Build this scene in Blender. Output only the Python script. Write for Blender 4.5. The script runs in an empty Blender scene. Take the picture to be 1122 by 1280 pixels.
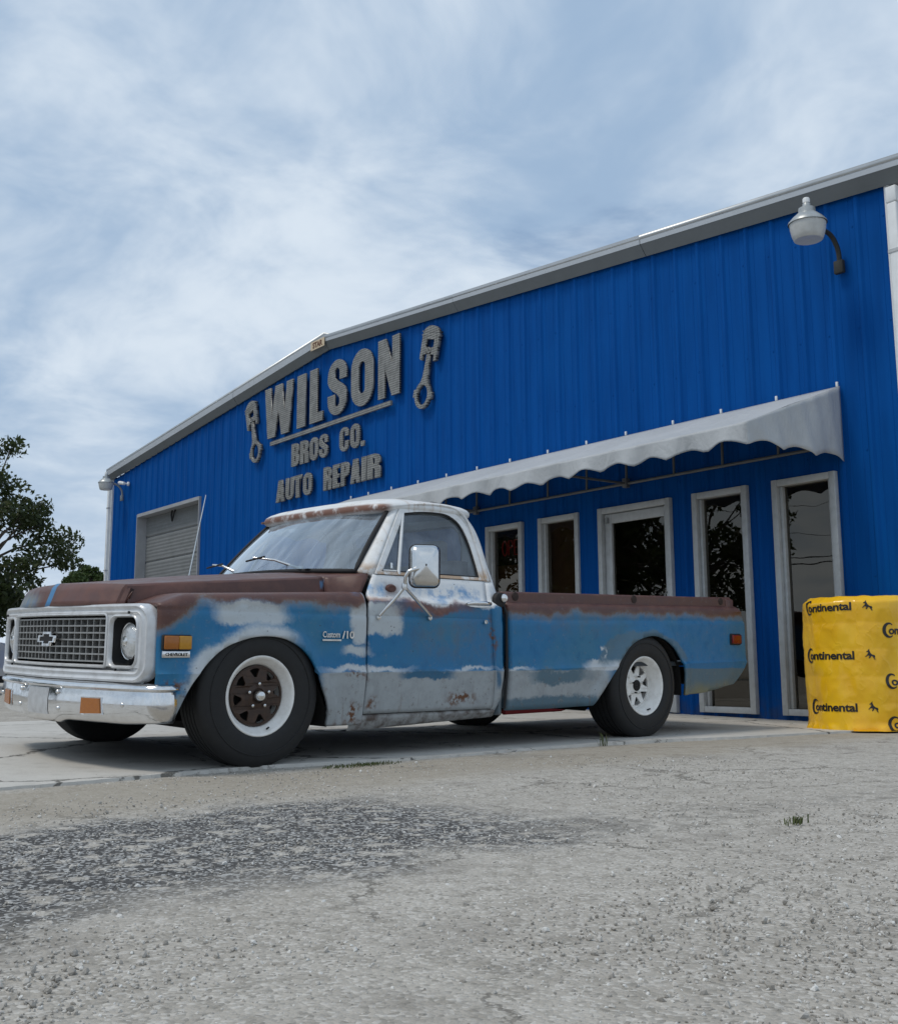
import bpy, bmesh, math, random
import numpy as np
from mathutils import Vector, Matrix
random.seed(7); np.random.seed(7)
R = math.radians
S = bpy.context.scene
COL = S.collection

# ------------------------------------------------------------------ camera, sky, sun, exposure
YAW, PITCH, ROLL = 47.9801, 9.0544, -0.2838
cd = bpy.data.cameras.new('camera'); cam = bpy.data.objects.new('camera', cd); COL.objects.link(cam)
a, b, r = R(YAW), R(PITCH), R(ROLL)
fw = Vector((math.cos(a)*math.cos(b), math.sin(a)*math.cos(b), math.sin(b)))
rt = Vector((math.sin(a), -math.cos(a), 0)); up = rt.cross(fw)
rt2 = rt*math.cos(r)+up*math.sin(r); up2 = -rt*math.sin(r)+up*math.cos(r)
M = Matrix((rt2, up2, -fw)).transposed().to_4x4(); M.translation = (-3.1838, -6.0022, 0.5184)
cam.matrix_world = M
cd.sensor_fit = 'VERTICAL'; cd.sensor_height = 36; cd.sensor_width = 36
cd.lens = 1370.3/1280*36; cd.shift_x = 0.0004; cd.shift_y = -28/1280
cd.clip_start = 0.05; cd.clip_end = 3000
S.camera = cam
S.render.engine = 'CYCLES'
S.render.resolution_x, S.render.resolution_y = 897, 1024
S.view_settings.view_transform = 'Standard'; S.view_settings.look = 'None'
S.view_settings.gamma = 1; S.view_settings.exposure = 0.0
S.view_settings.use_curve_mapping = False
S.cycles.max_bounces = 6; S.cycles.diffuse_bounces = 3; S.cycles.glossy_bounces = 3; S.cycles.transparent_max_bounces = 10

SUN_EL, SUN_DX, SUN_DY = 61, -0.80, 0.30      # direction towards the sun (horizontal part)
sh = Vector((SUN_DX, SUN_DY)).normalized()
sdir = Vector((sh.x*math.cos(R(SUN_EL)), sh.y*math.cos(R(SUN_EL)), math.sin(R(SUN_EL))))
sl = bpy.data.lights.new('sun', 'SUN'); sl.energy = 1.5; sl.angle = R(14); sl.color = (1, .93, .83)
so = bpy.data.objects.new('sun', sl); COL.objects.link(so)
so.rotation_euler = sdir.to_track_quat('Z', 'Y').to_euler()

# ------------------------------------------------------------------ node helper
class NT:
    def __init__(s, tree): s.t = tree; s.n = tree.nodes; s.l = tree.links
    def node(s, typ, **kw):
        n = s.n.new(typ)
        for k, v in kw.items(): setattr(n, k, v)
        return n
    def put(s, sock, v):
        if isinstance(v, bpy.types.NodeSocket): s.l.new(v, sock)
        elif isinstance(v, (tuple, list)) and sock.type == 'RGBA' and len(v) == 3: sock.default_value = (*v, 1)
        else: sock.default_value = v
    def m(s, op, a, b=None, c=None, clamp=False):
        n = s.node('ShaderNodeMath', operation=op); n.use_clamp = clamp
        s.put(n.inputs[0], a)
        if b is not None: s.put(n.inputs[1], b)
        if c is not None: s.put(n.inputs[2], c)
        return n.outputs[0]
    def mix(s, f, a, b):
        n = s.node('ShaderNodeMix', data_type='RGBA')
        s.put(n.inputs[0], f); s.put(n.inputs[6], a); s.put(n.inputs[7], b)
        return n.outputs[2]
    def ramp(s, v, lo, hi, a=0., b=1., smooth=True):
        n = s.node('ShaderNodeMapRange'); n.interpolation_type = 'SMOOTHSTEP' if smooth else 'LINEAR'
        s.put(n.inputs[0], v)
        for i, q in enumerate((lo, hi, a, b)): s.put(n.inputs[i+1], q)
        return n.outputs[0]
    def noise(s, vec, scale, detail=4, rough=.55, dist=0, col=False, dim='3D'):
        n = s.node('ShaderNodeTexNoise', noise_dimensions=dim); s.put(n.inputs['Vector'], vec)
        n.inputs['Scale'].default_value = scale; n.inputs['Detail'].default_value = detail
        n.inputs['Roughness'].default_value = rough; n.inputs['Distortion'].default_value = dist
        return n.outputs[1] if col else n.outputs[0]
    def vor(s, vec, scale, feature='F1', out=0):
        n = s.node('ShaderNodeTexVoronoi', feature=feature); s.put(n.inputs['Vector'], vec)
        n.inputs['Scale'].default_value = scale
        return n.outputs[out]
    def vm(s, op, a, b=None, out=0):
        n = s.node('ShaderNodeVectorMath', operation=op); s.put(n.inputs[0], a)
        if b is not None:
            if op == 'SCALE': s.put(n.inputs[3], b)
            else: s.put(n.inputs[1], b)
        return n.outputs[out]
    def obj(s, ob=None):
        n = s.node('ShaderNodeTexCoord'); n.object = ob
        return n.outputs['Object']
    def pos(s): return s.node('ShaderNodeNewGeometry').outputs['Position']
    def sep(s, v):
        n = s.node('ShaderNodeSeparateXYZ'); s.put(n.inputs[0], v); return n.outputs
    def bump(s, h, strength=.3, dist=.01):
        n = s.node('ShaderNodeBump'); s.put(n.inputs['Height'], h)
        n.inputs['Strength'].default_value = strength; n.inputs['Distance'].default_value = dist
        return n.outputs[0]

# ------------------------------------------------------------------ world: clear sky behind broken cloud
w = bpy.data.worlds.new('World'); S.world = w; w.use_nodes = True
t = NT(w.node_tree); bg = t.n['Background']
sky = t.node('ShaderNodeTexSky', sky_type='NISHITA'); sky.sun_disc = False
sky.sun_elevation = R(SUN_EL); sky.sun_rotation = math.atan2(sh.x, sh.y)
sky.air_density = 1.2; sky.dust_density = 1.0; sky.ozone_density = 2
gen = t.node('ShaderNodeTexCoord').outputs['Generated']
dx, dy, dz = t.sep(gen)
den = t.m('ADD', t.m('MAXIMUM', dz, 0.0), 0.22)
cv = t.node('ShaderNodeCombineXYZ'); t.put(cv.inputs[0], t.m('DIVIDE', dx, den)); t.put(cv.inputs[1], t.m('DIVIDE', dy, den))
cvec = cv.outputs[0]
warp = t.vm('ADD', cvec, t.vm('SCALE', t.noise(cvec, 1.3, 2, col=True, dim='2D'), .38))
n1 = t.noise(t.vm('ADD', warp, (11.4, 2.6, 0)), 1.15, 4, .56, dim='2D')
n2 = t.noise(t.vm('ADD', warp, (7.3, 2.1, 0)), 2.3, 6, .6, dim='2D')
n3 = t.noise(t.vm('ADD', warp, (1.3, 9.1, 0)), .7, 2, .5, dim='2D')
cover = t.ramp(t.m('ADD', n1, t.m('MULTIPLY', t.m('SUBTRACT', n2, .5), .35)), .16, .33)
n4 = t.noise(t.vm('ADD', warp, (4.4, 1.2, 0)), 6.5, 3, .6, dim='2D')
shade = t.ramp(t.m('ADD', t.m('ADD', t.m('MULTIPLY', n2, .62), t.m('MULTIPLY', n3, .38)), t.m('MULTIPLY', n4, .24)), .42, .84)
ccol = t.mix(shade, (3.6, 5.0, 6.9), (7.3, 8.25, 9.3))
hz = t.ramp(dz, 0.0, .30)
ccol = t.mix(t.m('MULTIPLY', t.m('SUBTRACT', 1.0, hz), .45), ccol, (7.8, 8.7, 9.6))
clear = t.vm('MULTIPLY', sky.outputs[0], (1.25, 1.25, 1.25))
t.put(bg.inputs['Color'], t.mix(cover, clear, ccol)); bg.inputs['Strength'].default_value = 0.095

# ------------------------------------------------------------------ material helper
MATS = {}
def mat(name, col=(.5, .5, .5), rough=.6, metal=0., noise=0., nscale=20., bump=0., bscale=60., bdist=.004, spec=.5, coat=0., col2=None, rvar=0.):
    m_ = bpy.data.materials.new(name); m_.use_nodes = True
    t = NT(m_.node_tree); p = t.n['Principled BSDF']
    p.inputs['Roughness'].default_value = rough; p.inputs['Metallic'].default_value = metal
    p.inputs['Specular IOR Level'].default_value = spec; p.inputs['Coat Weight'].default_value = coat
    o = t.obj()
    c2 = col2 if col2 else tuple(x*.55 for x in col)
    if noise > 0:
        f = t.ramp(t.noise(o, nscale, 6, .6), .35, .72)
        t.put(p.inputs['Base Color'], t.mix(t.m('MULTIPLY', f, noise), col, c2))
    else: t.put(p.inputs['Base Color'], col)
    if rvar: t.put(p.inputs['Roughness'], t.ramp(t.noise(o, nscale*1.7, 5), .3, .7, rough-rvar, rough+rvar))
    if bump: t.put(p.inputs['Normal'], t.bump(t.noise(o, bscale, 4), bump, bdist))
    MATS[name] = m_
    return m_
def emis(name, col, st):
    m_ = bpy.data.materials.new(name); m_.use_nodes = True
    p = m_.node_tree.nodes['Principled BSDF']; p.inputs['Base Color'].default_value = (*col, 1)
    p.inputs['Emission Color'].default_value = (*col, 1); p.inputs['Emission Strength'].default_value = st
    return m_
def glass(name, tint, ior=1.5, refl=1.0, rough=0.0, dirt_sheen=0.0):
    m_ = bpy.data.materials.new(name); m_.use_nodes = True
    t = NT(m_.node_tree); t.n.remove(t.n['Principled BSDF']); out = t.n['Material Output']
    tr = t.node('ShaderNodeBsdfTransparent'); tr.inputs[0].default_value = (*tint, 1)
    gl = t.node('ShaderNodeBsdfGlossy'); gl.inputs['Roughness'].default_value = rough
    gl.inputs[0].default_value = (*refl, 1) if isinstance(refl, tuple) else (refl, refl, refl, 1)
    ge = t.node('ShaderNodeNewGeometry')
    cosv = t.m('ABSOLUTE', t.vm('DOT_PRODUCT', ge.outputs['Incoming'], ge.outputs['Normal'], out=1))
    f0 = ((ior-1)/(ior+1))**2
    frs = t.m('ADD', f0, t.m('MULTIPLY', 1-f0, t.m('POWER', t.m('SUBTRACT', 1.0, cosv, clamp=True), 5.0)))
    # slight waviness of sheet glass
    t.put(gl.inputs['Normal'], t.bump(t.noise(t.obj(), 1.6, 2), .06, .02))
    mx = t.node('ShaderNodeMixShader')
    fac = t.m('MINIMUM', t.m('MULTIPLY', frs, 1.7), 1.0)
    t.put(mx.inputs[0], fac); t.l.new(tr.outputs[0], mx.inputs[1]); t.l.new(gl.outputs[0], mx.inputs[2])
    res = mx.outputs[0]
    if dirt_sheen:
        df = t.node('ShaderNodeBsdfDiffuse'); df.inputs[0].default_value = (.54, .64, .74, 1)  # dusty film, its pale blue painting in the reflected sky
        m2 = t.node('ShaderNodeMixShader')
        t.put(m2.inputs[0], t.m('MULTIPLY', t.ramp(t.noise(t.vm('MULTIPLY', t.obj(), (3.0, 9.0, 1.6)), 1.0, 5, .6, .6), .30, .72, .25, 1.0), dirt_sheen))
        t.l.new(res, m2.inputs[1]); t.l.new(df.outputs[0], m2.inputs[2]); res = m2.outputs[0]
    t.l.new(res, out.inputs[0])
    return m_

# ------------------------------------------------------------------ mesh helpers
def link(o, parent=None):
    COL.objects.link(o)
    if parent is not None: o.parent = parent
    return o
def mesh(name, v, f, m=None, parent=None, smooth=None, loc=None):
    me = bpy.data.meshes.new(name); me.from_pydata([tuple(map(float, p)) for p in v], [], f)
    return finish(name, me, m, parent, smooth, loc)
def finish(name, me, m=None, parent=None, smooth=None, loc=None):
    me.validate(); me.update()
    if m: me.materials.append(m)
    if smooth:
        me.polygons.foreach_set('use_smooth', [True]*len(me.polygons))
        if smooth < 179: me.set_sharp_from_angle(angle=R(smooth))
    o = bpy.data.objects.new(name, me)
    if loc: o.location = loc
    return link(o, parent)
def bmo(name, bm, m=None, parent=None, smooth=None, loc=None):
    me = bpy.data.meshes.new(name); bmesh.ops.recalc_face_normals(bm, faces=bm.faces); bm.to_mesh(me); bm.free()
    return finish(name, me, m, parent, smooth, loc)
def clean(o, recalc=True):
    bm = bmesh.new(); bm.from_mesh(o.data)
    bmesh.ops.remove_doubles(bm, verts=bm.verts, dist=1e-5)
    bmesh.ops.dissolve_degenerate(bm, edges=bm.edges, dist=1e-6)
    if recalc: bmesh.ops.recalc_face_normals(bm, faces=bm.faces)
    bm.to_mesh(o.data); bm.free()
    return o
def empty(name, loc=(0, 0, 0), rot=(0, 0, 0), parent=None):
    o = bpy.data.objects.new(name, None); o.location = loc; o.rotation_euler = rot; o.empty_display_size = .2
    return link(o, parent)
def tag(o, label=None, cat=None, group=None, kind=None):
    if label: o['label'] = label
    if cat: o['category'] = cat
    if group: o['group'] = group
    if kind: o['kind'] = kind
    return o
def box(name, lo, hi, m=None, parent=None, bevel=0., seg=2, loc=None, smooth=None):
    bm = bmesh.new(); add_box(bm, lo, hi)
    if bevel: bmesh.ops.bevel(bm, geom=bm.edges[:], offset=bevel, segments=seg, affect='EDGES', profile=.5)
    return bmo(name, bm, m, parent, smooth if smooth else (50 if bevel else None), loc)
def add_box(bm, lo, hi):
    r = bmesh.ops.create_cube(bm, size=1.0)
    for v in r['verts']:
        v.co = Vector([(lo[i]+hi[i])/2+v.co[i]*(hi[i]-lo[i]) for i in range(3)])
    return r['verts']
def add_tube(bm, pts, rad, n=8, cap=True, closed=False):
    pts = [Vector(p) for p in pts]; k = len(pts)
    rads = rad if isinstance(rad, (list, tuple)) else [rad]*k
    rings = []; prev = None
    for i, p in enumerate(pts):
        if closed: d = pts[(i+1) % k]-pts[i-1]
        else: d = pts[min(i+1, k-1)]-pts[max(i-1, 0)]
        d.normalize()
        if prev is None:
            u = d.orthogonal().normalized()
        else:
            u = (prev-d*prev.dot(d)).normalized()
        prev = u; v = d.cross(u)
        rings.append([bm.verts.new(p+(u*math.cos(q)+v*math.sin(q))*rads[i]) for q in [2*math.pi*j/n for j in range(n)]])
    for i in range(k if closed else k-1):
        A, B = rings[i], rings[(i+1) % k]
        for j in range(n): bm.faces.new((A[j], A[(j+1) % n], B[(j+1) % n], B[j]))
    if cap and not closed: bm.faces.new(rings[0][::-1]); bm.faces.new(rings[-1])
def tube(name, pts, rad, m=None, parent=None, n=8, closed=False, loc=None):
    bm = bmesh.new(); add_tube(bm, pts, rad, n, closed=closed); return bmo(name, bm, m, parent, 60, loc)
def add_lathe(bm, prof, n=48, axis='y', close=False, org=(0, 0, 0)):
    """prof: list of (radius, axial)"""
    rings = []
    for (r_, h) in prof:
        ring = []
        for j in range(n):
            q = 2*math.pi*j/n; c, s_ = r_*math.cos(q), r_*math.sin(q)
            p = (c, h, s_) if axis == 'y' else ((c, s_, h) if axis == 'z' else (h, c, s_))
            ring.append(bm.verts.new(Vector(p)+Vector(org)))
        rings.append(ring)
    k = len(rings)
    for i in range(k if close else k-1):
        A, B = rings[i], rings[(i+1) % k]
        for j in range(n): bm.faces.new((A[j], A[(j+1) % n], B[(j+1) % n], B[j]))
    return rings
def lathe(name, prof, m=None, parent=None, n=48, axis='y', close=False, cap=False, loc=None, smooth=40):
    bm = bmesh.new(); rr = add_lathe(bm, prof, n, axis, close)
    if cap:
        bm.faces.new(rr[0]); bm.faces.new(rr[-1])
    bmesh.ops.remove_doubles(bm, verts=bm.verts, dist=1e-6)
    return bmo(name, bm, m, parent, smooth, loc)
def grid(name, rows, m=None, parent=None, smooth=35, solid=0, offset=-1, loc=None):
    """rows: list of rows of points"""
    nr, nc = len(rows), len(rows[0]); v = [p for r_ in rows for p in r_]
    f = [(i*nc+j, i*nc+j+1, (i+1)*nc+j+1, (i+1)*nc+j) for i in range(nr-1) for j in range(nc-1)]
    me = bpy.data.meshes.new(name); me.from_pydata([tuple(map(float, p)) for p in v], [], f)
    bm = bmesh.new(); bm.from_mesh(me)
    bmesh.ops.remove_doubles(bm, verts=bm.verts, dist=2e-5)
    bmesh.ops.dissolve_degenerate(bm, edges=bm.edges, dist=1e-6)
    bm.to_mesh(me); bm.free()
    o = finish(name, me, m, parent, smooth, loc)
    if solid:
        md = o.modifiers.new('thickness', 'SOLIDIFY'); md.thickness = solid; md.offset = offset
    return o
def shape2d(name, loops, depth, m=None, parent=None, xf=None, bevel=0., smooth=None, cut=0):
    """filled 2D outline (holes by even-odd) extruded; loops of (u,v); result x=depth dir. xf(u,v,d)->xyz"""
    cu = bpy.data.curves.new('tmp', 'CURVE'); cu.dimensions = '2D'; cu.fill_mode = 'BOTH'; cu.extrude = depth/2
    if bevel: cu.bevel_depth = bevel; cu.bevel_resolution = 1
    for lp in loops:
        sp = cu.splines.new('POLY'); sp.points.add(len(lp)-1); sp.use_cyclic_u = True
        for p, (u_, v_) in zip(sp.points, lp): p.co = (u_, v_, 0, 1)
    ob = bpy.data.objects.new('tmp', cu)
    COL.objects.link(ob); dg = bpy.context.evaluated_depsgraph_get()
    me = bpy.data.meshes.new_from_object(ob.evaluated_get(dg)); bpy.data.objects.remove(ob); bpy.data.curves.remove(cu)
    if cut: cut_mesh(me, cut)
    if xf:
        for v in me.vertices: v.co = Vector(xf(v.co.x, v.co.y, v.co.z))
    bm = bmesh.new(); bm.from_mesh(me); bmesh.ops.remove_doubles(bm, verts=bm.verts, dist=1e-5)
    bmesh.ops.recalc_face_normals(bm, faces=bm.faces); bm.to_mesh(me); bm.free()
    me.materials.clear()
    return finish(name, me, m, parent, smooth)
def cut_mesh(me, step):
    bm = bmesh.new(); bm.from_mesh(me); bmesh.ops.triangulate(bm, faces=bm.faces)
    for ax in (0, 1):
        lo = min(v.co[ax] for v in bm.verts); hi = max(v.co[ax] for v in bm.verts); q = lo+step
        while q < hi:
            c = [0, 0, 0]; n = [0, 0, 0]; c[ax] = q; n[ax] = 1
            bmesh.ops.bisect_plane(bm, geom=bm.verts[:]+bm.edges[:]+bm.faces[:], plane_co=c, plane_no=n, dist=1e-6); q += step
    bm.to_mesh(me); bm.free()
def text_mesh(name, s, size, m, parent=None, xf=None, depth=.002, offset=0., sx=1., align='LEFT', spacing=1.0, cut=0):
    cu = bpy.data.curves.new('tmp', 'FONT'); cu.body = s; cu.size = size; cu.extrude = depth/2; cu.offset = offset
    cu.align_x = align; cu.space_character = spacing; cu.resolution_u = 3
    ob = bpy.data.objects.new('tmp', cu); COL.objects.link(ob)
    dg = bpy.context.evaluated_depsgraph_get()
    me = bpy.data.meshes.new_from_object(ob.evaluated_get(dg)); bpy.data.objects.remove(ob); bpy.data.curves.remove(cu)
    if cut: cut_mesh(me, cut)
    for v in me.vertices:
        c = (v.co.x*sx, v.co.y, v.co.z); v.co = Vector(xf(*c)) if xf else Vector(c)
    me.materials.clear()
    return finish(name, me, m, parent)
def copy_tree(o, parent=None):
    c = o.copy(); COL.objects.link(c); c.parent = parent
    for ch in o.children: copy_tree(ch, c)
    return c
def sm(x, a, b):
    t_ = np.clip((x-a)/(b-a), 0, 1); return t_*t_*(3-2*t_)
def catmull(pts, n=8):
    P = [np.array(p, float) for p in pts]; P = [2*P[0]-P[1]]+P+[2*P[-1]-P[-2]]; out = []
    for i in range(1, len(P)-2):
        for k in range(n):
            t_ = k/n; p0, p1, p2, p3 = P[i-1:i+3]
            out.append(.5*((2*p1)+(-p0+p2)*t_+(2*p0-5*p1+4*p2-p3)*t_**2+(-p0+3*p1-3*p2+p3)*t_**3))
    out.append(P[-2]); return np.array(out)
def rrect(y0, y1, z0, z1, r_, n=5, step=.06):
    """rounded rectangle loop, edges resampled"""
    pts = []
    for cx, cy, a0 in ((y1-r_, z1-r_, 0), (y0+r_, z1-r_, 90), (y0+r_, z0+r_, 180), (y1-r_, z0+r_, 270)):
        for i in range(n+1):
            q = R(a0+90*i/n); pts.append((cx+r_*math.cos(q), cy+r_*math.sin(q)))
    out = []
    for i in range(len(pts)):
        p, q = pts[i], pts[(i+1) % len(pts)]; L = math.dist(p, q); k = max(1, int(L/step))
        for j in range(k): out.append((p[0]+(q[0]-p[0])*j/k, p[1]+(q[1]-p[1])*j/k))
    return out

# ------------------------------------------------------------------ plain materials
m_galv = mat('galvanised grey trim', (.30, .32, .33), .45, .3, .35, 6, col2=(.2, .21, .21))
m_frame = mat('weathered white aluminium', (.50, .52, .53), .5, .1, .45, 12, col2=(.33, .34, .34))
m_white = mat('white painted metal', (.72, .74, .75), .45, 0, .3, 9, col2=(.5, .51, .5))
m_black = mat('black rubber', (.012, .012, .013), .75)
m_dark = mat('dark underbody', (.012, .011, .010), .85, 0, .5, 8)
m_rubber = mat('tyre rubber', (.0095, .0097, .0105), .7, 0, .5, 26, .25, 220, .002, col2=(.017, .017, .0165))
m_chrome = mat('old chrome', (.74, .74, .74), .13, 1., .35, 16, .03, 30, .004, col2=(.55, .54, .52), rvar=.06)
m_steel = mat('polished steel', (.72, .72, .71), .22, 1., .3, 14, col2=(.5, .5, .5))
m_alu = mat('anodised grille aluminium', (.42, .42, .41), .42, .75, .5, 30, col2=(.22, .21, .2))
m_surround = mat('worn silver surround', (.66, .67, .68), .34, .35, .5, 14, .06, 40, .003, col2=(.43, .42, .41))
m_amber = mat('amber lens', (.36, .115, .008), .22, 0, .3, 60, .25, 140, .003, spec=.6, col2=(.22, .06, .005))
m_amber_l = mat('pale amber lens', (.50, .24, .02), .22, 0, .3, 60, .2, 160, .003, col2=(.36, .15, .01))
m_red = mat('red lens', (.17, .004, .006), .2, 0, .2, 60, .2, 140, .003)
m_redpaint = mat('red painted steel', (.36, .02, .03), .5, 0, .4, 20)
m_brownwheel = mat('brown painted wheel disc', (.040, .023, .016), .6, 0, .6, 30, col2=(.075, .038, .02))
m_whitewheel = mat('chipped white wheel paint', (.86, .85, .82), .4, 0, .35, 22, col2=(.5, .46, .40))
m_plug = mat('rusty stake plug', (.035, .020, .016), .8, 0, .5, 40)
m_trim = mat('grey interior trim', (.09, .095, .10), .8, 0, .4, 10)
m_seat = mat('seat vinyl', (.16, .16, .165), .6, 0, .4, 10)

# ------------------------------------------------------------------ ground
def H(x, y):
    """gentle rise of the lot away from the camera"""
    return .052*sm(np.asarray(y, float), -1.0, 1.4)*(1-.6*sm(np.asarray(x, float), 1.0, 3.2))-.016
def ground_mat():
    m_ = bpy.data.materials.new('crushed limestone lot'); m_.use_nodes = True
    t = NT(m_.node_tree); p = t.n['Principled BSDF']; P = t.pos(); x, y, z = t.sep(P)
    w_ = t.vm('ADD', P, t.vm('SCALE', t.vm('SUBTRACT', t.noise(P, 2.2, 5, col=True), (.5, .5, .5)), 1.0))
    wx, wy, wz = t.sep(w_)
    fine = t.noise(P, 85, 3, .65); mid = t.noise(P, 14, 5, .6); big = t.noise(P, .9, 5, .6)
    vn = t.node('ShaderNodeTexVoronoi'); t.put(vn.inputs['Vector'], P); vn.inputs['Scale'].default_value = 105; cell = vn.outputs[1]; cd_ = vn.outputs[0]
    cell2 = t.vor(P, 230, out=1)
    c = t.mix(t.ramp(big, .3, .7), (.385, .355, .31), (.46, .43, .38))
    c = t.mix(t.ramp(mid, .42, .7), c, (.31, .285, .245))
    sepc = t.sep(cell)
    c = t.mix(t.m('MULTIPLY', t.ramp(sepc[0], .60, .95), .55), c, (.60, .575, .53))
    c = t.mix(t.m('MULTIPLY', t.ramp(sepc[1], .72, .98), .5), c, (.16, .15, .13))
    c = t.mix(t.m('MULTIPLY', t.ramp(t.sep(cell2)[0], .8, .95), .30), c, (.24, .23, .21))
    # worn cracks and faint stains in the old paving
    dcr = t.vm('ADD', P, t.vm('SCALE', t.noise(P, 3.0, 6, .7, col=True), .5))
    ck = t.m('MULTIPLY', t.ramp(t.vor(dcr, .9, 'DISTANCE_TO_EDGE'), .004, .014, 1, 0), t.ramp(big, .42, .55))
    c = t.mix(t.m('MULTIPLY', ck, .7), c, (.11, .10, .085))
    c = t.mix(t.m('MULTIPLY', t.ramp(t.noise(P, 1.7, 6, .65), .54, .68), .45), c, (.22, .20, .175))
    trk = t.m('MULTIPLY', t.ramp(t.m('ABSOLUTE', t.m('SUBTRACT', t.m('ADD', wy, t.m('MULTIPLY', x, .12)), -3.55)), .05, .16, 1, 0), t.ramp(mid, .40, .60))
    c = t.mix(t.m('MULTIPLY', trk, .35), c, (.17, .16, .145))
    # tan, silty margin beside the slab
    silt = t.m('MULTIPLY', t.m('MULTIPLY', t.ramp(wy, -2.3, -1.8), t.ramp(wy, -1.35, -1.05, 1, 0)), .55)
    c = t.mix(silt, c, (.31, .27, .21))
    # worn dark asphalt patch in front of the truck
    pa = t.m('MULTIPLY', t.ramp(wy, -2.45, -2.1, 1, 0), t.ramp(wy, -3.9, -3.3))
    lim = t.m('ADD', t.m('MULTIPLY', wx, -.62), t.m('MULTIPLY', wy, -.20))
    pa = t.m('MULTIPLY', pa, t.ramp(wx, -.7, .05, 1, 0))
    pa = t.m('MULTIPLY', pa, t.ramp(mid, .36, .48))
    asp = t.mix(t.ramp(sepc[2], .66, .80), (.045, .045, .047), (.40, .40, .39))
    c = t.mix(t.m('MULTIPLY', pa, .9), c, asp)
    # greener verge far out
    t.put(p.inputs['Base Color'], c); p.inputs['Roughness'].default_value = .95
    p.inputs['Specular IOR Level'].default_value = .2
    h = t.m('ADD', t.m('MULTIPLY', t.m('SUBTRACT', 1, cd_), .6), t.m('ADD', t.m('MULTIPLY', fine, .5), mid))
    t.put(p.inputs['Normal'], t.bump(h, .55, .009))
    return m_
def slab_mat():
    m_ = bpy.data.materials.new('old cracked concrete'); m_.use_nodes = True
    t = NT(m_.node_tree); p = t.n['Principled BSDF']; P = t.pos(); x, y, z = t.sep(P)
    big = t.noise(P, .8, 6, .6); mid = t.noise(P, 7, 6, .65); fine = t.noise(P, 120, 2, .6)
    c = t.mix(t.ramp(big, .3, .7), (.48, .46, .42), (.56, .54, .50))
    c = t.mix(t.m('MULTIPLY', t.ramp(mid, .45, .75), .45), c, (.32, .30, .27))
    c = t.mix(t.m('MULTIPLY', t.ramp(fine, .6, .75), .5), c, (.2, .19, .175))
    # oil drips under the engine
    d = t.vm('LENGTH', t.vm('SUBTRACT', t.vm('ADD', P, t.vm('SCALE', t.noise(P, 6, 3, col=True), .3)), (.3, .3, .1)), out=1)
    c = t.mix(t.m('MULTIPLY', t.ramp(d, .2, .9, 1, 0), .6), c, (.09, .08, .075))
    dist = t.vm('ADD', P, t.vm('SCALE', t.noise(P, 2.5, 6, .65, col=True), .45))
    e = t.vor(dist, .55, 'DISTANCE_TO_EDGE')
    e2 = t.vor(t.vm('ADD', dist, (3.1, 1.7, 0)), 1.4, 'DISTANCE_TO_EDGE')
    crack = t.m('MAXIMUM', t.ramp(e, .004, .012, 1, 0), t.m('MULTIPLY', t.ramp(e2, .002, .010, 1, 0), t.ramp(big, .5, .6)))
    c = t.mix(t.m('MULTIPLY', crack, .8), c, (.07, .065, .055))
    t.put(p.inputs['Base Color'], c); p.inputs['Roughness'].default_value = .88; p.inputs['Specular IOR Level'].default_value = .25
    h = t.m('SUBTRACT', t.m('ADD', t.m('MULTIPLY', fine, .25), t.m('MULTIPLY', mid, .6)), t.m('MULTIPLY', crack, 1.2))
    t.put(p.inputs['Normal'], t.bump(h, .5, .012))
    return m_
xs = sorted(set([-600, -250, -100, -50, -25, -15] + list(np.arange(-9, 13.01, .5)) + [20, 40, 100, 250, 600]))
ys_ = sorted(set([-600, -250, -100, -50, -25, -15] + list(np.arange(-9, 6.01, .25)) + [10, 15, 25, 50, 100, 250, 600]))
m_ground = ground_mat()
o = grid('ground', [[(x, y, H(x, y)+.006*math.sin(x*2.1+y*1.3)*math.sin(y*3.7) * (1 if -8 < y < 5.5 and -8 < x < 5 else 0)) for x in xs] for y in ys_], m_ground, smooth=179)
tag(o, kind='structure')
# concrete strip running from the lot to the shop wall
edge = catmull([(-9, -1.0), (-4, -1.02), (-1.4, -1.06), (-.4, -.99), (.1, -.98), (1.1, -1.17), (2.15, -1.14), (3.1, -1.24), (3.7, -1.44), (4.6, -1.62), (6.3, -1.95)], 24)
far = [(x, 3.6+.03*math.sin(x*3)) for x in edge[:, 0]]
rows = []
for k in range(0, 21):
    f_ = k/20
    rows.append([(e[0], e[1]+(g[1]-e[1])*f_+(random.uniform(-.012, .012) if k == 0 else 0), H(e[0], e[1]+(g[1]-e[1])*f_)+.016) for e, g in zip(edge, far)])
rows.insert(0, [(p[0], p[1]-.012, p[2]-.06) for p in rows[0]]); rows.append([(p[0], p[1]+.012, p[2]-.06) for p in rows[-1]])
tag(grid('concrete_apron', rows, slab_mat(), smooth=40), kind='structure')

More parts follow.
